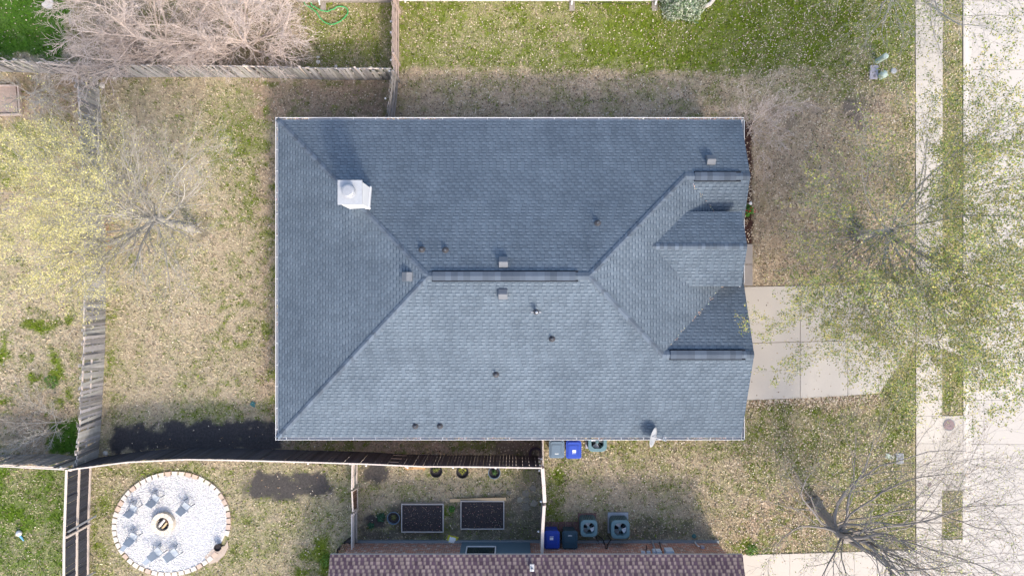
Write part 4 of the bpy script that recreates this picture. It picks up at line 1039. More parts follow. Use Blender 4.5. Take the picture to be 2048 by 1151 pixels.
mb = MB(); mb.bar(WV(900, 1000, .05), WV(1012, 997, .30), .14, .045); p = W(956, 999); mb.build('timber_plank', M['timber'], origin=(p[0], p[1], .1), label='long pale new timber plank lying along the right raised bed', cat='plank')

def leaves_ball(c, rx, ry, rz, n, s, cols, seed, zflat=.3):
    rg = np.random.default_rng(seed)
    d = rg.normal(size=(n, 3)); d /= np.linalg.norm(d, axis=1)[:, None]; d[:, 2] = np.abs(d[:, 2])
    bumps = 1 + .22 * np.sin(d[:, 0] * 5 + seed) * np.cos(d[:, 1] * 4 + seed * 2)
    p = d * (rg.uniform(.45, 1, (n, 1)) ** .5) * bumps[:, None] * np.array([rx, ry, rz]) + np.array(c)
    nn = d + rg.normal(size=(n, 3)) * .6; nn /= np.linalg.norm(nn, axis=1)[:, None]
    t1 = np.cross(nn, rg.normal(size=(n, 3))); t1 /= np.linalg.norm(t1, axis=1)[:, None]; t2 = np.cross(nn, t1)
    L = rg.uniform(.6, 1.3, (n, 1)) * s
    Vv = np.stack([p - t1 * L, p - t2 * L * .5, p + t1 * L, p + t2 * L * .5], 1).reshape(-1, 3)
    cc_ = np.array(cols)[rg.integers(0, len(cols), n)] * rg.uniform(.7, 1.25, (n, 1))
    return Vv, np.arange(4 * n).reshape(-1, 4), cc_
M['leafgreen'] = simple('green_leaf', (1, 1, 1), .6, .1, 20)
def plant(c, r0, h, n, s, cols, seed, label, name='leafy_plant', cat='plant', group=None, stem=True, parent=None):
    c = Vector(c); e = parent or empty(name, c, label=label, cat=cat, **({'group': group} if group else {}))
    Vv, Ff, cc_ = leaves_ball((c.x, c.y, c.z), r0, r0, h, n, s, cols, seed); Vv = Vv - np.array(e.location)
    np_mesh('foliage', Vv, Ff, M['leafgreen'], cc_, parent=e)
    if stem:
        mb = MB(); rr_ = random.Random(seed)
        for _ in range(5): a_ = rr_.uniform(0, 6.28); mb.tube([c, c + Vector((math.cos(a_) * r0 * .5, math.sin(a_) * r0 * .5, h * .6))], .012, 5)
        mb.build('stems', M['bark_dark'], e)
    return e
G1 = [(.06, .14, .03), (.09, .19, .04), (.04, .10, .025)]
G2 = [(.03, .12, .06), (.05, .16, .08)]
def pot(x, y, r0, h, lb, mpot, cols, sd, fill=.75, shift=(0, 0)):
    c = WV(x, y, 0); e = empty('plant_pot', c, label=lb, cat='pot', group='round plant pots in the kitchen garden')
    MB().lathe([(r0 * .72, 0), (r0 * .96, h - .05), (r0 * 1.04, h - .05), (r0 * 1.04, h), (r0 * .95, h), (r0 * .90, h - .12), (.001, h - .13)], c, 26).build('pot', mpot, e)
    MB().lathe([(.001, h - .115), (r0 * .9, h - .118)], c, 20).build('soil', M['soil'], e)
    Vv, Ff, cc_ = leaves_ball((c.x + shift[0], c.y + shift[1], h - .12), r0 * fill, r0 * fill, .14, 150, .035, cols, sd); Vv = Vv - np.array(e.location)
    np_mesh('foliage', Vv, Ff, M['leafgreen'], cc_, parent=e)
YG = [(.35, .36, .05), (.24, .28, .05), (.42, .42, .08)]
pot(874, 938, .27, .38, 'black pot with small yellow-green plant, leftmost by the dark fence', M['black'], [(.14, .17, .04), (.22, .24, .05)], 1, .6, (-.03, .08))
pot(926, 940, .27, .38, 'black pot with the brightest yellow foliage, between two other pots by the dark fence', M['black'], YG, 2, .75, (0, .1))
pot(989, 941, .27, .36, 'dark pot with thin green growth, rightmost by the dark fence', M['grey'], G1, 3, .5)
pot(789, 1031, .28, .34, 'blue-rimmed round planter beside the left raised bed', M['grey'], [(.12, .13, .04), (.16, .16, .06)], 4, .45, (0, .02))
mb = MB(); rr_ = random.Random(9); c = WV(832, 935, 0)
for i in range(16):
    p = c + Vector((rr_.gauss(0, .22), rr_.gauss(0, .07), .05)); v_ = rr_.uniform(.7, 1.2); mb.tint = (v_, v_ * .85, v_ * .7); a_ = rr_.uniform(0, 3.1); mb.bar(p, p + Vector((math.cos(a_) * .22, math.sin(a_) * .1, rr_.uniform(0, .06))), .09, .05)
mb.build('wood_scraps', M['timber'], origin=(c.x, c.y, 0), label='heap of orange-brown wood scraps below the dark fence', cat='wood scraps')
plant(WV(762, 1033), .21, .3, 420, .03, G2, 5, 'larger dark green herb clump in the dug patch by the low fence', group='herb clumps in the dug patch'); plant(WV(743, 1049), .15, .22, 260, .03, G2, 6, 'smaller dark green herb clump in the dug patch, lower left of the larger one', group='herb clumps in the dug patch')
plant(WV(904, 1016), .16, .2, 260, .03, [(.06, .20, .03), (.09, .24, .04)], 7, 'bright green plant growing between the two raised beds')
# flagstones
rr_ = random.Random(3)
for x, y, s, lb in ((1052, 985, .26, 'topmost flagstone of the group on the dark garden soil'), (1066, 975, .24, 'flagstone nearest the fence at the top of the group'), (1040, 998, .22, 'leftmost greyish flagstone of the group'), (1053, 999, .22, 'middle flagstone, between the leftmost and the right one'), (1068, 1004, .28, 'right flagstone of the group close to the fence'), (1051, 1013, .30, 'lowest yellowish flagstone of the group'), (1017, 984, .2, 'single flagstone right of the timber plank')):
    c = WV(x, y); nn_ = rr_.choice([5, 6]); o_ = [(c.x + math.cos(i * math.tau / nn_ + rr_.uniform(-.2, .2)) * s * .72 * rr_.uniform(.8, 1.1), c.y + math.sin(i * math.tau / nn_) * s * .72 * rr_.uniform(.75, 1.1)) for i in range(nn_)]
    mb = MB(); v_ = rr_.uniform(.8, 1.3); mb.tint = (v_, v_ * rr_.uniform(.95, 1.02), v_ * .9); mb.prism(o_, -.02, .035); mb.build('flagstone', M['flag'], origin=(c.x, c.y, 0), label=lb, cat='flagstone', group='flagstones in the kitchen garden')
# yellow bag
c = WV(904, 1079, .02); e = empty('soil_bag', c, label='yellow plastic bag with white printed panel lying by the brick wall', cat='bag')
mb = MB(); n = 10; R_ = Matrix.Rotation(math.radians(-14), 3, 'Z')
vs = []; 
for j in range(n):
    for i in range(n):
        u, v2 = i / (n - 1) * 2 - 1, j / (n - 1) * 2 - 1; vs.append(c + R_ @ Vector((u * .24 + .03 * v2, v2 * .20, .13 * (1 - u ** 4) * (1 - v2 ** 4) + .015 * math.sin(u * 9 + v2 * 5))))
mb.add(vs, [(j * n + i, j * n + i + 1, (j + 1) * n + i + 1, (j + 1) * n + i) for j in range(n - 1) for i in range(n - 1)]); mb.build('bag', M['yellow'], e, smooth=True)
mb = MB(); vs = []
for j in range(6):
    for i in range(6):
        u, v2 = (i / 5 * 2 - 1) * .62, (j / 5 * 2 - 1) * .6 + .2; vs.append(c + R_ @ Vector((u * .24 + .03 * v2, v2 * .20, .006 + .13 * (1 - u ** 4) * (1 - v2 ** 4) + .015 * math.sin(u * 9 + v2 * 5))))
mb.add(vs, [(j * 6 + i, j * 6 + i + 1, (j + 1) * 6 + i + 1, (j + 1) * 6 + i) for j in range(5) for i in range(5)]); mb.build('printed_panel', M['paper'], e, smooth=True)
# tub of leaves at the wall corner
c = WV(692, 1088, 0); e = empty('leaf_sack', c, label='black sack full of dry leaves slumped at the left corner of the brick wall', cat='sack')
mb = MB(); o_ = [(-.42, -.50), (-.20, -.62), (.25, -.60), (.40, -.2), (.52, .28), (.46, .44), (.1, .30), (-.30, -.08)]
mb.prism([(c.x + a_, c.y + b_) for a_, b_ in o_], 0, .34, cap=False, scale_top=1.05, c=(c.x, c.y)); mb.prism([(c.x + a_ * .9, c.y + b_ * .9) for a_, b_ in o_], .0, .24); mb.build('sack', M['black'], e)
mb = MB()
for _ in range(420):
    u, v2 = rr_.uniform(-.3, .34), rr_.uniform(-.5, .14); leafq(mb, (c.x + u * .9 + (v2 + .2) * .45, c.y + v2, .26 + rr_.uniform(0, .05)), rr_.uniform(.02, .045), [(.32, .2, .12), (.2, .12, .07), (.42, .3, .2)])
mb.build('leaf_heap', leafmat, e)
# hose ring near the fence
c = WV(1071, 906, .05); mb = MB()
for i, q_ in enumerate((.20, .24, .27, .30)): mb.tube([c + Vector((math.cos(t * math.tau / 24) * q_, math.sin(t * math.tau / 24) * q_, .02 * i + .02)) for t in range(25)], .014, 5)
mb.build('hose_ring', M['purple'], origin=(c.x, c.y, 0), label='coiled dark purple hose ring on the soil near the fence stub', cat='hose')
# pavers
k_ = 0
for row, (yy_, xs_) in enumerate(((1049, range(1096, 1156, 14)),)):
    for x in xs_:
        c = WV(x, yy_); mb = MB(); v_ = rr_.uniform(.85, 1.2); mb.tint = (v_, v_, v_); mb.box((c.x, c.y - .05, .01), (.29, .40, .06)); mb.build('paver', M['paver'], origin=(c.x, c.y, 0), label='plain red-brown square paver in the row under the two bins by the brick wall', cat='paver', group='pavers under the neighbour bins')
# green utility disc, drain lid
c = WV(1388, 1071); MB().lathe([(.10, -.02), (.10, .035), (.075, .05), (.001, .05)], c, 18).build('access_hatch', M['tealplastic'], origin=c, label='round teal utility cap in the soil by the brick wall', cat='utility cap')
c = WV(506.5, 807.5); mb = MB(); Rz = Matrix.Rotation(math.radians(-28), 3, 'Z'); mb.box(c + Vector((0, 0, .0)), (.24, .21, .06), M=Rz)
for i in range(4): mb.box(c + Rz @ Vector((-.075 + i * .05, 0, .036)), (.02, .17, .014), M=Rz)
mb.build('drain_grate', M['tealplastic'], origin=c, label='small teal drain grate in the lawn above the dark mulch bed', cat='drain grate')

# ------------------------------------------------------------ bins
def rrect(w_, d_, r0, n=5):
    o_ = []
    for cx_, cy_, a0 in ((w_ / 2 - r0, d_ / 2 - r0, 0), (-w_ / 2 + r0, d_ / 2 - r0, 90), (-w_ / 2 + r0, -d_ / 2 + r0, 180), (w_ / 2 - r0, -d_ / 2 + r0, 270)):
        for i in range(n): a_ = math.radians(a0 + 90 * i / (n - 1)); o_.append((cx_ + r0 * math.cos(a_), cy_ + r0 * math.sin(a_)))
    return o_
def bin_(px_, py_, m_, rz, lb, sticker):
    """front of the bin points along -Y before rotation; the handle and wheels are at +Y"""
    h = 1.0; c = WV(px_, py_, h); c.z = 0; e = empty('wheelie_bin', (0, 0, 0)); 
    mb = MB(); mb.prism(rrect(.54, .60, .06), .06, .92, scale_top=1.14); mb.build('body', m_, e)
    mb = MB(); o_ = rrect(.68, .78, .09)
    mb.prism(o_, .92, .965); mb.prism([(x, y) for x, y in rrect(.60, .70, .07)], .965, 1.0, scale_top=.93); lid = mb.build('lid', m_, e)
    mb = MB()
    for s_ in (-1, 1): mb.bar((s_ * .20, .17, 1.008), (s_ * .225, -.27, 1.008), .03, .03)
    mb.bar((-.2, .17, 1.008), (.2, .17, 1.008), .03, .03); mb.bar((-.235, .20, 1.008), (.235, .20, 1.006), .03, .02); mb.bar((-.22, .33, 1.004), (.22, .33, 1.004), .03, .02); mb.build('rib', m_, lid, world=False)
    mb = MB(); mb.tube([(-.24, .36, .93), (-.22, .45, .95), (.22, .45, .95), (.24, .36, .93)], .022, 8); mb.build('handle', m_, e)
    for s_ in (-1, 1):
        mb = MB(); Rw = Matrix.Rotation(math.pi / 2, 3, 'Y'); t = MB().lathe([(.04, -.03), (.13, -.03), (.13, .03), (.04, .03)], (0, 0, 0), 18, True, True)
        mb.add([Rw @ Vector(v_) + Vector((s_ * .29, .33, .13)) for v_ in t.v], t.f); mb.build('wheel', M['black'], e)
    # printed marks: short pale strokes
    mb = MB(); rr2 = random.Random(5)
    if sticker: mb.tint = (1, 1, 1); mb.box((.02, -.06, 1.003), (.155, .11, .006))
    lid_mark = mb.build('label', M['paper'], lid, world=False) if sticker else None
    mb = MB()
    for i in range(9):
        w_ = .014; x = -.07 + i * .0175
        if sticker:
            mb.box((x + .02, -.155, 1.003), (.011, .022, .006)) if i else mb.lathe([(.001, 1.006), (.017, 1.005)], (x + .02, -.155, 0), 10)
        else:
            mb.box((x * 1.15, -.19 - .0 * x, 1.003), (.013, .028, .006)); mb.box((x * .8, -.213, 1.003), (.010, .010, .006))
    mb.build('printed_mark', M['paper'], lid, world=False)
    e.location = c; e.rotation_euler = (0, 0, rz); tag(e, lb, 'wheelie bin', 'wheeled rubbish bins')
bin_(1113.5, 898, M['grey'], 0, 'grey-lidded wheeled bin below the gutter of the grey roof', 0)
bin_(1147.5, 899, M['blue'], 0, 'bright blue wheeled bin with white sticker below the grey roof gutter', 1)
bin_(1104, 1079, M['blue'], math.pi, 'dark blue wheeled bin with white sticker by the brick wall', 1)
bin_(1140, 1079, M['teal'], math.pi, 'dark teal wheeled bin by the brick wall beside the outdoor cooling unit', 0)

# ------------------------------------------------------------ outdoor cooling units
def ac_unit(px_, py_, h, w_, lb, rz=0, seed=0, light=1.0, pad=None, mpad=None):
    e = empty('cooling_unit', (0, 0, 0)); z0 = .10
    mb = MB(); mb.tint = (light,) * 3; o_ = rrect(w_, w_, w_ * .22, 7); mb.prism(rrect(w_ - .04, w_ - .04, w_ * .2, 7), z0, z0 + h - .05, cap=False); mb.build('body', M['acdark'], e)
    mb = MB(); per = rrect(w_, w_, w_ * .22, 7); n = len(per)
    for i in range(n):
        (x0_, y0_), (x1_, y1_) = per[i], per[(i + 1) % n]; L = math.hypot(x1_ - x0_, y1_ - y0_); k_ = max(1, int(L / .07))
        for j in range(k_):
            t = (j + .5) / k_; mb.box((x0_ + (x1_ - x0_) * t, y0_ + (y1_ - y0_) * t, z0 + (h - .05) / 2), (.028, .028, h - .07), rz=math.atan2(y1_ - y0_, x1_ - x0_))
    mb.build('louvre', M['acgreen'], e)
    mb = MB(); n = 40; R0 = w_ * .37; out_ = []; 
    per = rrect(w_ + .03, w_ + .03, w_ * .27, 10); n = len(per)
    zt = z0 + h
    inner = [(math.cos(math.atan2(y, x)) * R0, math.sin(math.atan2(y, x)) * R0) for x, y in per]
    vs = [(x, y, zt - .06) for x, y in per] + [(x, y, zt - .015) for x, y in per] + [(x * .93, y * .93, zt) for x, y in per] + [(x * 1.02, y * 1.02, zt) for x, y in inner] + [(x, y, zt - .02) for x, y in inner] + [(x, y, zt - .30) for x, y in inner]
    mb.tint = (1, 1, 1); fs = []
    for k_ in range(5):
        for i in range(n): j = (i + 1) % n; fs.append((k_ * n + i, k_ * n + j, (k_ + 1) * n + j, (k_ + 1) * n + i))
    mb.add(vs, fs); mb.build('top_cover', M['acgreen'], e)
    MB().lathe([(.001, zt - .295), (R0, zt - .295)], (0, 0, 0), 24).build('fan_well', M['dark'], e)
    fan = MB().lathe([(.07, zt - .16), (.07, zt - .10), (.001, zt - .09)], (0, 0, 0), 16).build('fan_hub', M['acgreen'], e)
    for b in range(3):
        a0 = seed + b * math.tau / 3; mb = MB(); vs = []; mb.tint = ((1.2,) * 3, (.5,) * 3, (.16,) * 3)[b]  # sky reflection painted in: one blade bright, the others darkened
        for i in range(6):
            for j, q_ in enumerate((.06, R0 * .55, R0 * .93)):
                a_ = a0 + (i / 5 - .5) * (.85 + .2 * j); vs.append((math.cos(a_) * q_, math.sin(a_) * q_, zt - .13 + (i / 5 - .5) * .09))
        mb.add(vs, [(i * 3 + j, (i + 1) * 3 + j, (i + 1) * 3 + j + 1, i * 3 + j + 1) for i in range(5) for j in range(2)]); mb.build('fan_blade', M['fan'], e)
    mb = MB()
    for i in range(8): a_ = i * math.tau / 8; mb.bar((0, 0, zt - .012), (math.cos(a_) * R0, math.sin(a_) * R0, zt - .012), .007, .007)
    mb.build('grille', M['acgreen'], e)
    if True:
        pw = pad or w_ + .1; mb = MB(); mb.box((0, .06 if pad else 0, z0 / 2 - .005), (pw, pw, z0)); mb.build('pad', mpad or M['greyconc'], e)
    c = WV(px_, py_, z0 + h); e.location = (c.x, c.y, 0); e.rotation_euler = (0, 0, rz); tag(e, lb, 'cooling unit', 'outdoor cooling units')
ac_unit(1195, 884, .80, .80, 'cooling unit half hidden below the gutter of the grey roof', seed=2.4)
ac_unit(1178, 1056, .82, .72, 'cooling unit by the brick wall next to the dark teal bin', seed=-.4, mpad=M['paver'])
ac_unit(1241, 1058, .75, .80, 'cooling unit on a wide pale slab by the brick wall, right of its pair', seed=-.3, pad=.93, mpad=simple('blue_grey_slab', (.30, .33, .36), .85, .1, 6))
mb = MB()
for pts in ([(1196, 1070, .3), (1206, 1078, .15), (1210, 1090, .4), (1212, 1096, .9)], [(1215, 1070, .2), (1222, 1078, .1), (1215, 1088, .4), (1214, 1096, .9)], [(1192, 1072, .4), (1197, 1083, .1), (1199, 1092, .3)]):
    mb.tube([WV(*p) for p in pts], .025, 6)
p = W(1208, 1080); mb.build('refrigerant_pipe', M['black'], origin=(p[0], p[1], 0), label='black insulated pipes running from the cooling units into the brick wall', cat='pipe')

# ------------------------------------------------------------ utilities on the front lawn
c = WV(1747, 145); mb = MB(); Rz = Matrix.Rotation(math.radians(-4), 3, 'Z'); o_ = rrect(.37, .64, .04)
mb.prism([(c.x + x + y * .06, c.y + y) for x, y in o_], -.02, .05); mb.prism([(c.x + x * .92 + y * .06, c.y + y * .95) for x, y in o_], .05, .062); mb.tint = (.5, .5, .5); mb.box((c.x + .02, c.y - .18, .063), (.10, .14, .01))
mb.build('utility_box', M['greyconc'], origin=c, label='flat grey rectangular utility lid in the upper right lawn', cat='utility lid')
e_ = WV(1754, 123, 0); mb = MB(); mb.lathe([(.12, 0), (.12, .78), (.105, .80)], e_, 20); mb.lathe([(.128, .62), (.128, .80), (.10, .83), (.001, .84)], e_, 20); mb.build('service_pedestal', M['palegreen'], origin=e_, label='pale green cylindrical service pedestal on the upper right lawn', cat='pedestal')
e_ = WV(1761, 152.5, 0); mb = MB(); mb.lathe([(.15, 0), (.155, .10), (.17, .30), (.16, .38), (.10, .44), (.001, .46)], e_, 22); o = mb.build('service_pedestal', M['palegreen'], origin=e_, smooth=True, label='squat green domed service pedestal beside the flat grey lid', cat='pedestal')
c = WV(1787, 142); MB().lathe([(.14, -.02), (.14, .04), (.11, .055), (.001, .055)], c, 7).build('access_hatch', M['dirty_white'], origin=c, label='small pale octagonal cap at the right of the green pedestals', cat='utility cap')
c = WV(1799, 916); mb = MB(); mb.prism([(c.x + x, c.y + y) for x, y in rrect(.34, .48, .04)], -.02, .05); mb.tint = (.75, .75, .75); mb.prism([(c.x + x, c.y + y) for x, y in rrect(.26, .40, .03)], .05, .06); mb.build('meter_lid', M['dirty_white'], origin=c, label='worn white meter lid in the verge lawn beneath the bare branches', cat='utility lid')
c = WV(1779, 913); mb = MB(); mb.box(c, (.40, .22, .05), rz=math.radians(-20)); mb.build('meter_lid', M['palegreen'], origin=c, label='grey-green lid just left of the worn white meter lid', cat='utility lid')
c = WV(1501, 406.5, .55); e = empty('path_light', (c.x, c.y, 0), label='small round white path light in the mulch bed at the front wall', cat='lamp')
MB().lathe([(.001, -.03), (.07, -.02), (.075, .01), (.001, .05)], c, 14).build('cap', M['white'], e); mb = MB(); mb.tube([(c.x, c.y, 0), (c.x, c.y, .53)], .012, 6); mb.build('stake', M['darkpipe'], e)
c = WV(1493, 421, 0); e = plant(c, .30, .45, 260, .05, [(.06, .20, .02), (.09, .26, .03)], 31, 'bright green plant with red flowers in the mulch bed by the front wall', name='flowering_plant', cat='plant')
Vv, Ff, cc_ = leaves_ball((c.x + .08, c.y, .1), .28, .30, .42, 40, .06, [(.5, .015, .02)], 3); Vv = Vv[:4 * 14] - np.array(e.location); np_mesh('flowers', Vv, Ff[:14], M['leafgreen'], cc_[:14] / np.array([1, 1, 1]), parent=e)
# stones
rr_ = random.Random(17)
def boulder(x, y, s, lb, sd, m_=None, group=None):
    c = WV(x, y); rg = random.Random(sd); mb = MB(); v_ = []
    prof = [(.001, -.3), (.8, -.2), (1, .15), (.75, .5), (.35, .7), (.001, .74)]
    mb.lathe(prof, (0, 0, 0), 9); mb.v = [(c.x + p[0] * s * rg.uniform(.8, 1.15), c.y + p[1] * s * rg.uniform(.75, 1.1), p[2] * s * rg.uniform(.8, 1.1)) for p in mb.v]
    mb.build('stone', m_ or M['boulder'], origin=(c.x, c.y, 0), label=lb, cat='stone', **({'group': group} if group else {}))
boulder(205, 172, .14, 'round pale stone at the foot of the top left fence corner', 1); boulder(229, 156, .11, 'small white stone right of the round one by the top fence', 2)
boulder(636, 115, .08, 'small pale stone on the grass beside the bare bush, upper one', 3); boulder(636, 124, .10, 'pale stone on the grass beside the bare bush, lower one', 4); boulder(672, 133, .08, 'small white stone right against the top fence', 5); boulder(211, 905, .13, 'white stone on the mulch beside the fence corner at lower left', 6)
boulder(1080, 22, .01, 'x', 7) if False else None
c = WV(98, 8, 0); mb = MB(); mb.prism([(c.x + x, c.y + y) for x, y in ((-.12, -.22), (.17, -.26), (.24, .05), (.06, .34), (-.05, .36), (-.14, .1), (-.30, -.02), (-.28, -.12))], 0, .07); mb.build('stone_slab', M['stone'], origin=c, label='flat pinkish stone on the green lawn at the top left corner', cat='stone slab')
# green hose
pts = [(607, -40), (608, 4), (618, 14), (632, 24), (640, 36), (650, 45), (664, 49), (680, 43), (692, 32), (696, 24), (692, 16), (682, 13), (674, 14), (666, 20)]
pts2 = [(620, -40), (622, 6), (630, 14), (642, 21), (655, 23), (662, 20), (668, 19)]
mb = MB()
for P_ in (pts, pts2):
    P3 = [WV(x, y, .08) for x, y in P_]; fine = []
    for i in range(len(P3) - 1):
        p0, p1, p2, p3 = P3[max(0, i - 1)], P3[i], P3[i + 1], P3[min(len(P3) - 1, i + 2)]
        for j in range(4):
            t = j / 4; fine.append(.5 * ((2 * p1) + (p2 - p0) * t + (2 * p0 - 5 * p1 + 4 * p2 - p3) * t * t + (3 * p1 - p0 - 3 * p2 + p3) * t ** 3))
    mb.tube(fine + [P3[-1]], .022, 6)
p = W(650, 25); mb.build('garden_hose', M['hose'], origin=(p[0], p[1], 0), label='bright green garden hose looping over the grass at the top', cat='hose')
# earth box at the far left
e = empty('raised_bed', WV(5, 200, 0), label='pinkish framed earth bed at the left edge near the top fence', cat='raised bed')
for (x0_, y0_), (x1_, y1_) in (((-40, 172), (38, 172)), ((38, 172), (42, 229)), ((42, 229), (-40, 231))):
    mb = MB(); mb.bar(WV(x0_, y0_, .15), WV(x1_, y1_, .15), .06, .2); mb.build('side_board', M['f_tan'], e)
mb = MB(); P = [W(x, y)[:2] for x, y in ((-40, 229), (40, 227), (36, 174), (-40, 174))]; mb.prism(P, 0, .16); mb.build('soil', simple('dry_twiggy_soil', (.30, .23, .19), .95, .45, 14, bump=1, bscale=25), e)
# ------------------------------------------------------------ trees and shrubs
def rot_about(d, ang, az):
    x = d.cross(Vector((0, 0, 1)))
    if x.length < 1e-3: x = Vector((1, 0, 0))
    x.normalize(); y = d.cross(x)
    return (d * math.cos(ang) + (x * math.cos(az) + y * math.sin(az)) * math.sin(ang)).normalized()
def grow(rg, p, d, L, r0, lvl, P, out, tips, zmin=.3, target=None):
    n = P['seg'][lvl]; pts = [p.copy()]; rad = [r0]; rt = P['taper'][lvl]
    for i in range(n):
        w_ = P['wig'][lvl]
        d = (d + Vector((rg.gauss(0, w_), rg.gauss(0, w_), rg.gauss(0, w_) + P['up'][lvl]))).normalized()
        if target is not None: d = (d * 1.0 + (target - p).normalized() * (.28 + .5 * i / n)).normalized()
        p = p + d * (L / n)
        if p.z < zmin: p.z = zmin; d.z = abs(d.z)
        pts.append(p.copy()); rad.append(r0 * (1 - (1 - rt) * (i + 1) / n))
    out.append((pts, rad, lvl))
    if lvl >= P['max']:
        tips.append(pts); return
    if lvl >= P['max'] - 1: tips.append(pts[1:])
    k = P['kids'][lvl]
    for i in range(k):
        t = P['start'][lvl] + (1 - P['start'][lvl]) * (i + rg.uniform(.2, .9)) / k; f = t * n; j = min(n - 1, int(f)); q_ = pts[j].lerp(pts[j + 1], f - j)
        dd = (pts[j + 1] - pts[j]).normalized(); az = i * 2.4 + rg.uniform(-.6, .6); a = rg.uniform(*P['ang'][lvl])
        nd = rot_about(dd, a, az)
        if P.get('bias'): nd = (nd + Vector(P['bias']) * P.get('biasw', .0)).normalized()
        rr_ = (rad[j] + (rad[j + 1] - rad[j]) * (f - j)) * P['rk'][lvl]
        grow(rg, q_, nd, L * P['lr'][lvl] * rg.uniform(.7, 1.15) * (1.15 - .35 * t), max(rr_, P['rmin']), lvl + 1, P, out, tips, zmin)
def tree(base, P, seed, name, label, cat, mbark, leaves=None, limbs=None, group=None, trunk=None, lean=(0, 0, 1), flare=1.5):
    rg = random.Random(seed); base = Vector(base); out = []; tips = []
    e = empty(name, (base.x, base.y, 0), label=label, cat=cat, **({'group': group} if group else {}))
    fork = base
    if trunk:
        Ht, rt = trunk; d = Vector(lean).normalized(); n = 7
        pts = [base + d * (Ht * i / n) + Vector((rg.gauss(0, .007), rg.gauss(0, .007), 0)) * i for i in range(n + 1)]; rad = [rt * (flare if i == 0 else 1.12 if i == 1 else 1 - .03 * i) for i in range(n + 1)]
        pts[0] = pts[0] - Vector((0, 0, .1)); pts_t = pts; mb = MB(); mb.tube(pts, rad, 12); fork = pts[-1]
        for i in range(7):
            a_ = i * .9 + rg.uniform(0, .5); f2 = rg.uniform(1.6, 2.6); mb.tube([base + Vector((0, 0, .25)), base + Vector((math.cos(a_) * rt * 1.25, math.sin(a_) * rt * 1.25, .04)), base + Vector((math.cos(a_ + .2) * rt * f2, math.sin(a_ + .2) * rt * f2, -.04))], [rt * .5, rt * .30, rt * .08], 6)
        mb.build('trunk', mbark, e, smooth=True)
        for i in range(P.get('extra', 0)):
            f_ = rg.uniform(.08, .75) * (len(pts) - 1); j_ = int(f_); st = pts[j_].lerp(pts[j_ + 1], f_ - j_); a_ = rg.uniform(0, 6.28)
            grow(rg, st, Vector((math.cos(a_), math.sin(a_), .7)).normalized(), rg.uniform(.8, 2.0), .018, 1, P, out, tips)
    for li in limbs:
        d, L, r0 = li[:3]; d = Vector(d); st = fork + (Vector(li[3]) if len(li) > 3 else Vector((0, 0, 0))); tgt = st + d.normalized() * L * 1.05
        if trunk:
            f_ = rg.uniform(P.get('u0', .72), 1.0) * (len(pts_t) - 1); j_ = min(len(pts_t) - 2, int(f_)); st = pts_t[j_].lerp(pts_t[j_ + 1], f_ - j_)
        d0 = rot_about((tgt - st).normalized(), P.get('open', .45) * rg.uniform(.4, 1.2), rg.uniform(0, 6.28))
        grow(rg, st, d0, (tgt - st).length, r0 * rg.uniform(.7, 1.2), 0, P, out, tips, target=tgt)
    mb = MB()
    for pts, rad, lvl in out:
        v_ = rg.uniform(.8, 1.15); mb.tint = (v_, v_, v_)
        mb.tube(pts, rad, 8 if lvl == 0 else 5 if lvl == 1 else 3, cap=False)
    mb.build('branches', mbark, e, smooth=True)
    if leaves:
        rn = np.random.default_rng(seed); pos = []; per, s, cols, keepf, spread = leaves
        for pts in tips:
            for _ in range(per):
                f = rg.uniform(.25, 1) * (len(pts) - 1); j = min(len(pts) - 2, int(f)); q_ = pts[j].lerp(pts[j + 1], f - j)
                if keepf is None or rg.random() < keepf(q_): pos.append((q_.x, q_.y, q_.z))
        p = np.array(pos) + rn.normal(size=(len(pos), 3)) * spread; n = len(p)
        nn = rn.normal(size=(n, 3)); nn[:, 2] = np.abs(nn[:, 2]) + .5; nn /= np.linalg.norm(nn, axis=1)[:, None]
        t1 = np.cross(nn, rn.normal(size=(n, 3))); t1 /= np.linalg.norm(t1, axis=1)[:, None]; t2 = np.cross(nn, t1); Ls = rn.uniform(.6, 1.3, (n, 1)) * s
        Vv = np.stack([p - t1 * Ls, p - t2 * Ls * .55, p + t1 * Ls, p + t2 * Ls * .55], 1).reshape(-1, 3) - np.array(e.location)
        cc_ = np.array(cols)[rn.integers(0, len(cols), n)] * rn.uniform(.7, 1.25, (n, 1))
        np_mesh('leaves', Vv, np.arange(4 * n).reshape(-1, 4), M['leafgreen'], cc_, parent=e)
        print(name, 'leaves', n, 'branches', len(out))
    return e
def dpx(a, b):                                       # direction between two (px,py,z) points
    return WV(*b) - WV(*a)
# 1. budding tree in the back yard
P1 = dict(seg=[7, 5, 4, 3], wig=[.07, .10, .12, .14], up=[.02, .03, .05, .05], taper=[.15, .28, .4, .5], max=3, kids=[12, 8, 6], start=[.12, .12, .1], ang=[(.35, .8), (.35, .85), (.3, .9)], rk=[.55, .55, .6], lr=[.52, .48, .45], rmin=.0042)
F1 = (302, 436, 3.8)
ends1 = [(20, 300, 7.5), (-20, 430, 7.5), (30, 520, 7.2), (60, 300, 8.0), (140, 265, 8.0), (235, 285, 7.2), (60, 470, 8.2), (110, 340, 8.8), (350, 330, 6.2), (400, 300, 6.5), (270, 560, 6.0), (130, 560, 6.5), (100, 400, 9.0), (200, 380, 9.2), (390, 480, 5.0), (340, 590, 4.6)]
base1 = WV(386, 456); fork1 = WV(*F1)
limbs1 = [((WV(*q_) - fork1), (WV(*q_) - fork1).length * .92, .078 if i < 12 else .05) for i, q_ in enumerate(ends1)]
kf = lambda q_: max(.06, min(.62, .72 - (1024 + q_.x * FP / (HC - q_.z) - 130) / 200)) * (.25 if 575.5 - q_.y * FP / (HC - q_.z) < 240 else 1)
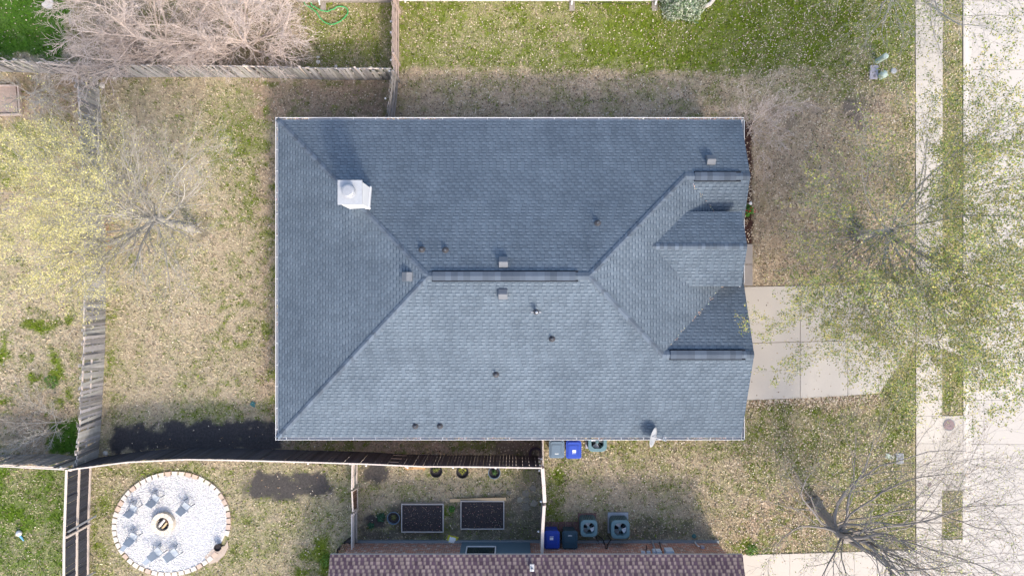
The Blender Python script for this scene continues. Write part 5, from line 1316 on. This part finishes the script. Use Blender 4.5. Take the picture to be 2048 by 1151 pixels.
tree(base1, P1, 11, 'budding_tree', 'tree with pale yellow buds spreading over the weathered left fence', 'tree', M['bark'], (14, .023, [(.58, .52, .19), (.64, .58, .26), (.48, .43, .13)], kf, .04), limbs1, trunk=((fork1 - base1).length, .19), lean=fork1 - base1)
# 2. leafing tree on the front verge
P2 = dict(seg=[7, 5, 4, 3], wig=[.07, .11, .13, .15], up=[.02, .03, .04, .04], taper=[.15, .28, .4, .5], max=3, kids=[9, 8, 6], start=[.15, .12, .1], ang=[(.4, .9), (.4, .9), (.3, 1.0)], rk=[.5, .55, .6], lr=[.52, .50, .46], rmin=.0042)
base2 = WV(1722, 467); fork2 = WV(1790, 462, 2.8)
ends2 = [(1640, 400, 5.5), (1650, 560, 5.2), (1620, 620, 5.0), (1680, 700, 5.2), (1730, 330, 6.5), (1820, 250, 7.0), (1930, 160, 7.4), (2060, 200, 7.8), (2120, 340, 8.6), (2140, 480, 8.6), (2110, 620, 8.0), (2000, 720, 7.4), (2060, 690, 7.8), (1940, 640, 8.4), (1800, 700, 6.0), (1860, 710, 6.5), (1760, 660, 5.8), (1900, 420, 9.4), (1960, 520, 9.4), (1860, 580, 8.2), (2030, 420, 9.6)]
limbs2 = [((WV(*q_) - fork2), (WV(*q_) - fork2).length * .95, .048) for q_ in ends2]
kf2 = lambda q_: (.95 if 575.5 - q_.y * FP / (HC - q_.z) > 280 else .6) if q_.x * FP / (HC - q_.z) + 1024 > 1860 else (.28 if 575.5 - q_.y * FP / (HC - q_.z) < 540 else .62)
tree(base2, P2, 22, 'leafing_tree', 'big tree with fresh yellow-green leaves over the sidewalk and street on the right', 'tree', M['bark'], (15, .037, [(.30, .34, .05), (.36, .32, .08), (.15, .22, .05), (.40, .34, .12), (.13, .18, .06), (.36, .30, .13)], kf2, .06), limbs2, trunk=((fork2 - base2).length, .17), lean=fork2 - base2)
# 3. nearly bare tree at the lower right
P3 = dict(u0=.55, extra=14, open=.9, seg=[12, 7, 5, 3], wig=[.17, .13, .14, .15], up=[.02, .03, .04, .04], taper=[.10, .22, .35, .5], max=3, kids=[8, 7, 5], start=[.18, .18, .15], ang=[(.3, .75), (.3, .8), (.3, .85)], rk=[.5, .5, .55], lr=[.55, .48, .42], rmin=.0042)
base3 = WV(1630, 1005); fork3 = WV(1692, 1078, 3.1)
ends3 = [(1800, 1190, 7.0), (1860, 1120, 7.0), (1740, 860, 5.0), (1690, 880, 5.5), (1640, 900, 4.8), (1900, 870, 6.5), (2000, 960, 7.0), (2080, 1010, 7.5), (2090, 1090, 7.6), (2060, 1180, 8.0), (1980, 1240, 8.5), (1860, 1260, 8.0), (1760, 1290, 7.5), (1600, 1200, 5.0), (1540, 1085, 4.6), (1950, 1120, 9.0), (1830, 1160, 9.0), (2040, 930, 6.6), (1930, 1010, 7.6), (2100, 1240, 8.0)]
limbs3 = [((WV(*q_) - fork3), (WV(*q_) - fork3).length * .95, .11 if i < 2 else .065 if i < 5 or i > 12 else .05) for i, q_ in enumerate(ends3)]
tree(base3, P3, 33, 'bare_tree', 'dark almost leafless tree leaning out over the bottom right driveway and street', 'tree', M['bark_dark'], (2, .034, [(.40, .42, .14), (.48, .45, .24), (.38, .28, .18)], lambda q_: .55 + .45 * math.sin(q_.x * 1.7) * math.cos(q_.y * 1.9), .05), limbs3, trunk=((fork3 - base3).length, .22), lean=fork3 - base3)
# 4. tree just beyond the top right corner
base4 = WV(1735, -60); fork4 = WV(1800, -115, 3.2)
ends4 = [(1700, -40, 5.5), (1760, 30, 5.6), (1830, 40, 6.2), (1900, 55, 6.5), (1990, 60, 7.0), (2060, -20, 7.5), (1950, -120, 8.5), (1850, -200, 7.5), (1700, -180, 6.5), (1920, -20, 8.2)]
limbs4 = [((WV(*q_) - fork4), (WV(*q_) - fork4).length * .95, .075) for q_ in ends4]
tree(base4, P3, 44, 'leafing_tree', 'tree with sparse leaves reaching in over the sidewalk at the top right corner', 'tree', M['bark'], (4, .040, [(.20, .24, .05), (.28, .28, .07), (.14, .19, .05)], lambda q_: .4, .05), limbs4, trunk=((fork4 - base4).length, .18), lean=fork4 - base4)
# 5. bare multi-stem bushes behind the top fence
PB = dict(seg=[6, 5, 4, 3], wig=[.08, .11, .13, .16], up=[-.01, .0, .01, .02], taper=[.4, .4, .45, .5], max=3, kids=[10, 8, 7], start=[.12, .1, .1], ang=[(.25, .7), (.3, .8), (.3, .9)], rk=[.55, .6, .65], lr=[.50, .48, .46], rmin=.0075)
def bush(px_, py_, ends, sd, label, P=PB, r0=.045, m_=None, name='bare_bush', group=None):
    b_ = WV(px_, py_, .1); rg = random.Random(sd)
    limbs = [((WV(*q_) - b_), (WV(*q_) - b_).length * .98, r0, (rg.gauss(0, .12), rg.gauss(0, .12), 0)) for q_ in ends]
    return tree(b_, P, sd, name, label, 'bush', m_ or M['bark_pink'], None, limbs, group=group)
bush(492, 92, [(370, 100, 2.2), (340, 50, 3.0), (370, 0, 3.4), (420, -40, 3.6), (500, -30, 4.0), (550, 0, 3.4), (565, 55, 2.6), (560, 95, 1.8), (530, 30, 4.0), (460, 40, 4.2), (430, 85, 3.2), (330, 100, 2.2), (410, 112, 1.8)], 51, 'large leafless pinkish bush behind the top fence, right of the pair', group='leafless bushes behind the top fence')
bush(330, 84, [(140, 20, 3.4), (150, 60, 3.0), (170, 105, 2.2), (140, 85, 2.6), (190, -30, 3.6), (250, -50, 3.8), (320, -30, 4.0), (380, 30, 3.6), (240, 45, 4.0), (210, 95, 2.6), (280, 105, 1.8), (350, 105, 1.8), (170, 135, 2.2)], 52, 'large leafless bush behind the top fence spilling over its left corner', group='leafless bushes behind the top fence')
PS = dict(PB); PS['kids'] = [7, 6, 5]; PS['rmin'] = .005
bush(1496, 262, [(1465, 280, 2.0), (1475, 230, 2.2), (1500, 195, 2.4), (1530, 180, 2.5), (1565, 200, 2.4), (1590, 235, 2.0), (1560, 280, 1.8), (1520, 320, 1.6), (1540, 240, 2.8)], 53, 'leafless pinkish shrub at the upper right corner of the grey roof', PS, .014)
bush(62, 190, [(0, 160, 1.4), (20, 210, 1.4), (60, 150, 1.6), (110, 160, 1.4), (130, 200, 1.2), (120, 235, 1.0), (60, 235, 1.0), (80, 195, 1.8)], 54, 'low leafless grey-purple bush left of the weathered fence near the top', PS, .018, M['bark'])
bush(118, 850, [(40, 800, 1.2), (10, 850, 1.0), (30, 890, 1.0), (90, 900, .8), (60, 860, 1.6), (90, 815, 1.2), (0, 900, .8)], 55, 'low pale brushy bush left of the weathered fence near its lower end', PS, .018, M['bark'])
# dry brush and the reddish leaf pile by the fence under the budding tree
mb = MB(); rr_ = random.Random(5)
for _ in range(700):
    x, y = rr_.gauss(207, 9), rr_.uniform(400, 512); c = WV(x, y, rr_.uniform(.02, .14)); leafq(mb, c, rr_.uniform(.02, .045), [(.42, .22, .13), (.30, .15, .09), (.5, .34, .22)])
mb.build('leaf_pile', leafmat, label='reddish dry leaf drift along the fence under the budding tree', cat='leaves', kind='stuff')
# variegated shrub by the top wall
c = WV(1362, 12, 0); e = empty('variegated_shrub', c, label='rounded pale variegated shrub at the top edge beside the white wall end', cat='shrub')
Vv, Ff, cc_ = leaves_ball((c.x, c.y + .05, .1), 1.05, .92, 1.25, 5200, .055, [(.40, .44, .33), (.52, .54, .42), (.16, .24, .12), (.28, .34, .22), (.10, .17, .07)], 5); Vv = Vv - np.array(e.location)
np_mesh('foliage', Vv, Ff, M['leafgreen'], cc_, parent=e)
mb = MB()
for i in range(9): a_ = i * .7; mb.tube([c, c + Vector((math.cos(a_) * .25, math.sin(a_) * .25, .5)), c + Vector((math.cos(a_) * .6, math.sin(a_) * .6, .95))], [.03, .022, .01], 6)
mb.build('stems', M['bark_dark'], e)
# curved edging beyond the shrub
mb = MB(); mb.tube([WV(x, y, .04) for x, y in ((1395, 18), (1408, 14), (1420, 8), (1428, -2), (1436, -20))], .09, 6); p = W(1415, 10); mb.build('bed_edging', M['stone'], origin=(p[0], p[1], 0), label='pale curved bed edging right of the variegated shrub', cat='edging')
# weeds
for i, (x, y, s, lb) in enumerate(((634, 1060, .18, ''), (1504, 1099, .3, 'bright green weed clump above the bottom right driveway edge'), (104, 764, .34, 'bright green weed clump left of the weathered fence, in the pale grass'), (655, 1120, .36, 'bright green ground plant at the left end of the brown-purple roof'))):
    if lb: plant(WV(x, y), s, .14, 420, .03, [(.09, .22, .03), (.14, .28, .04)], 60 + i, lb, stem=False, name='weed_clump')
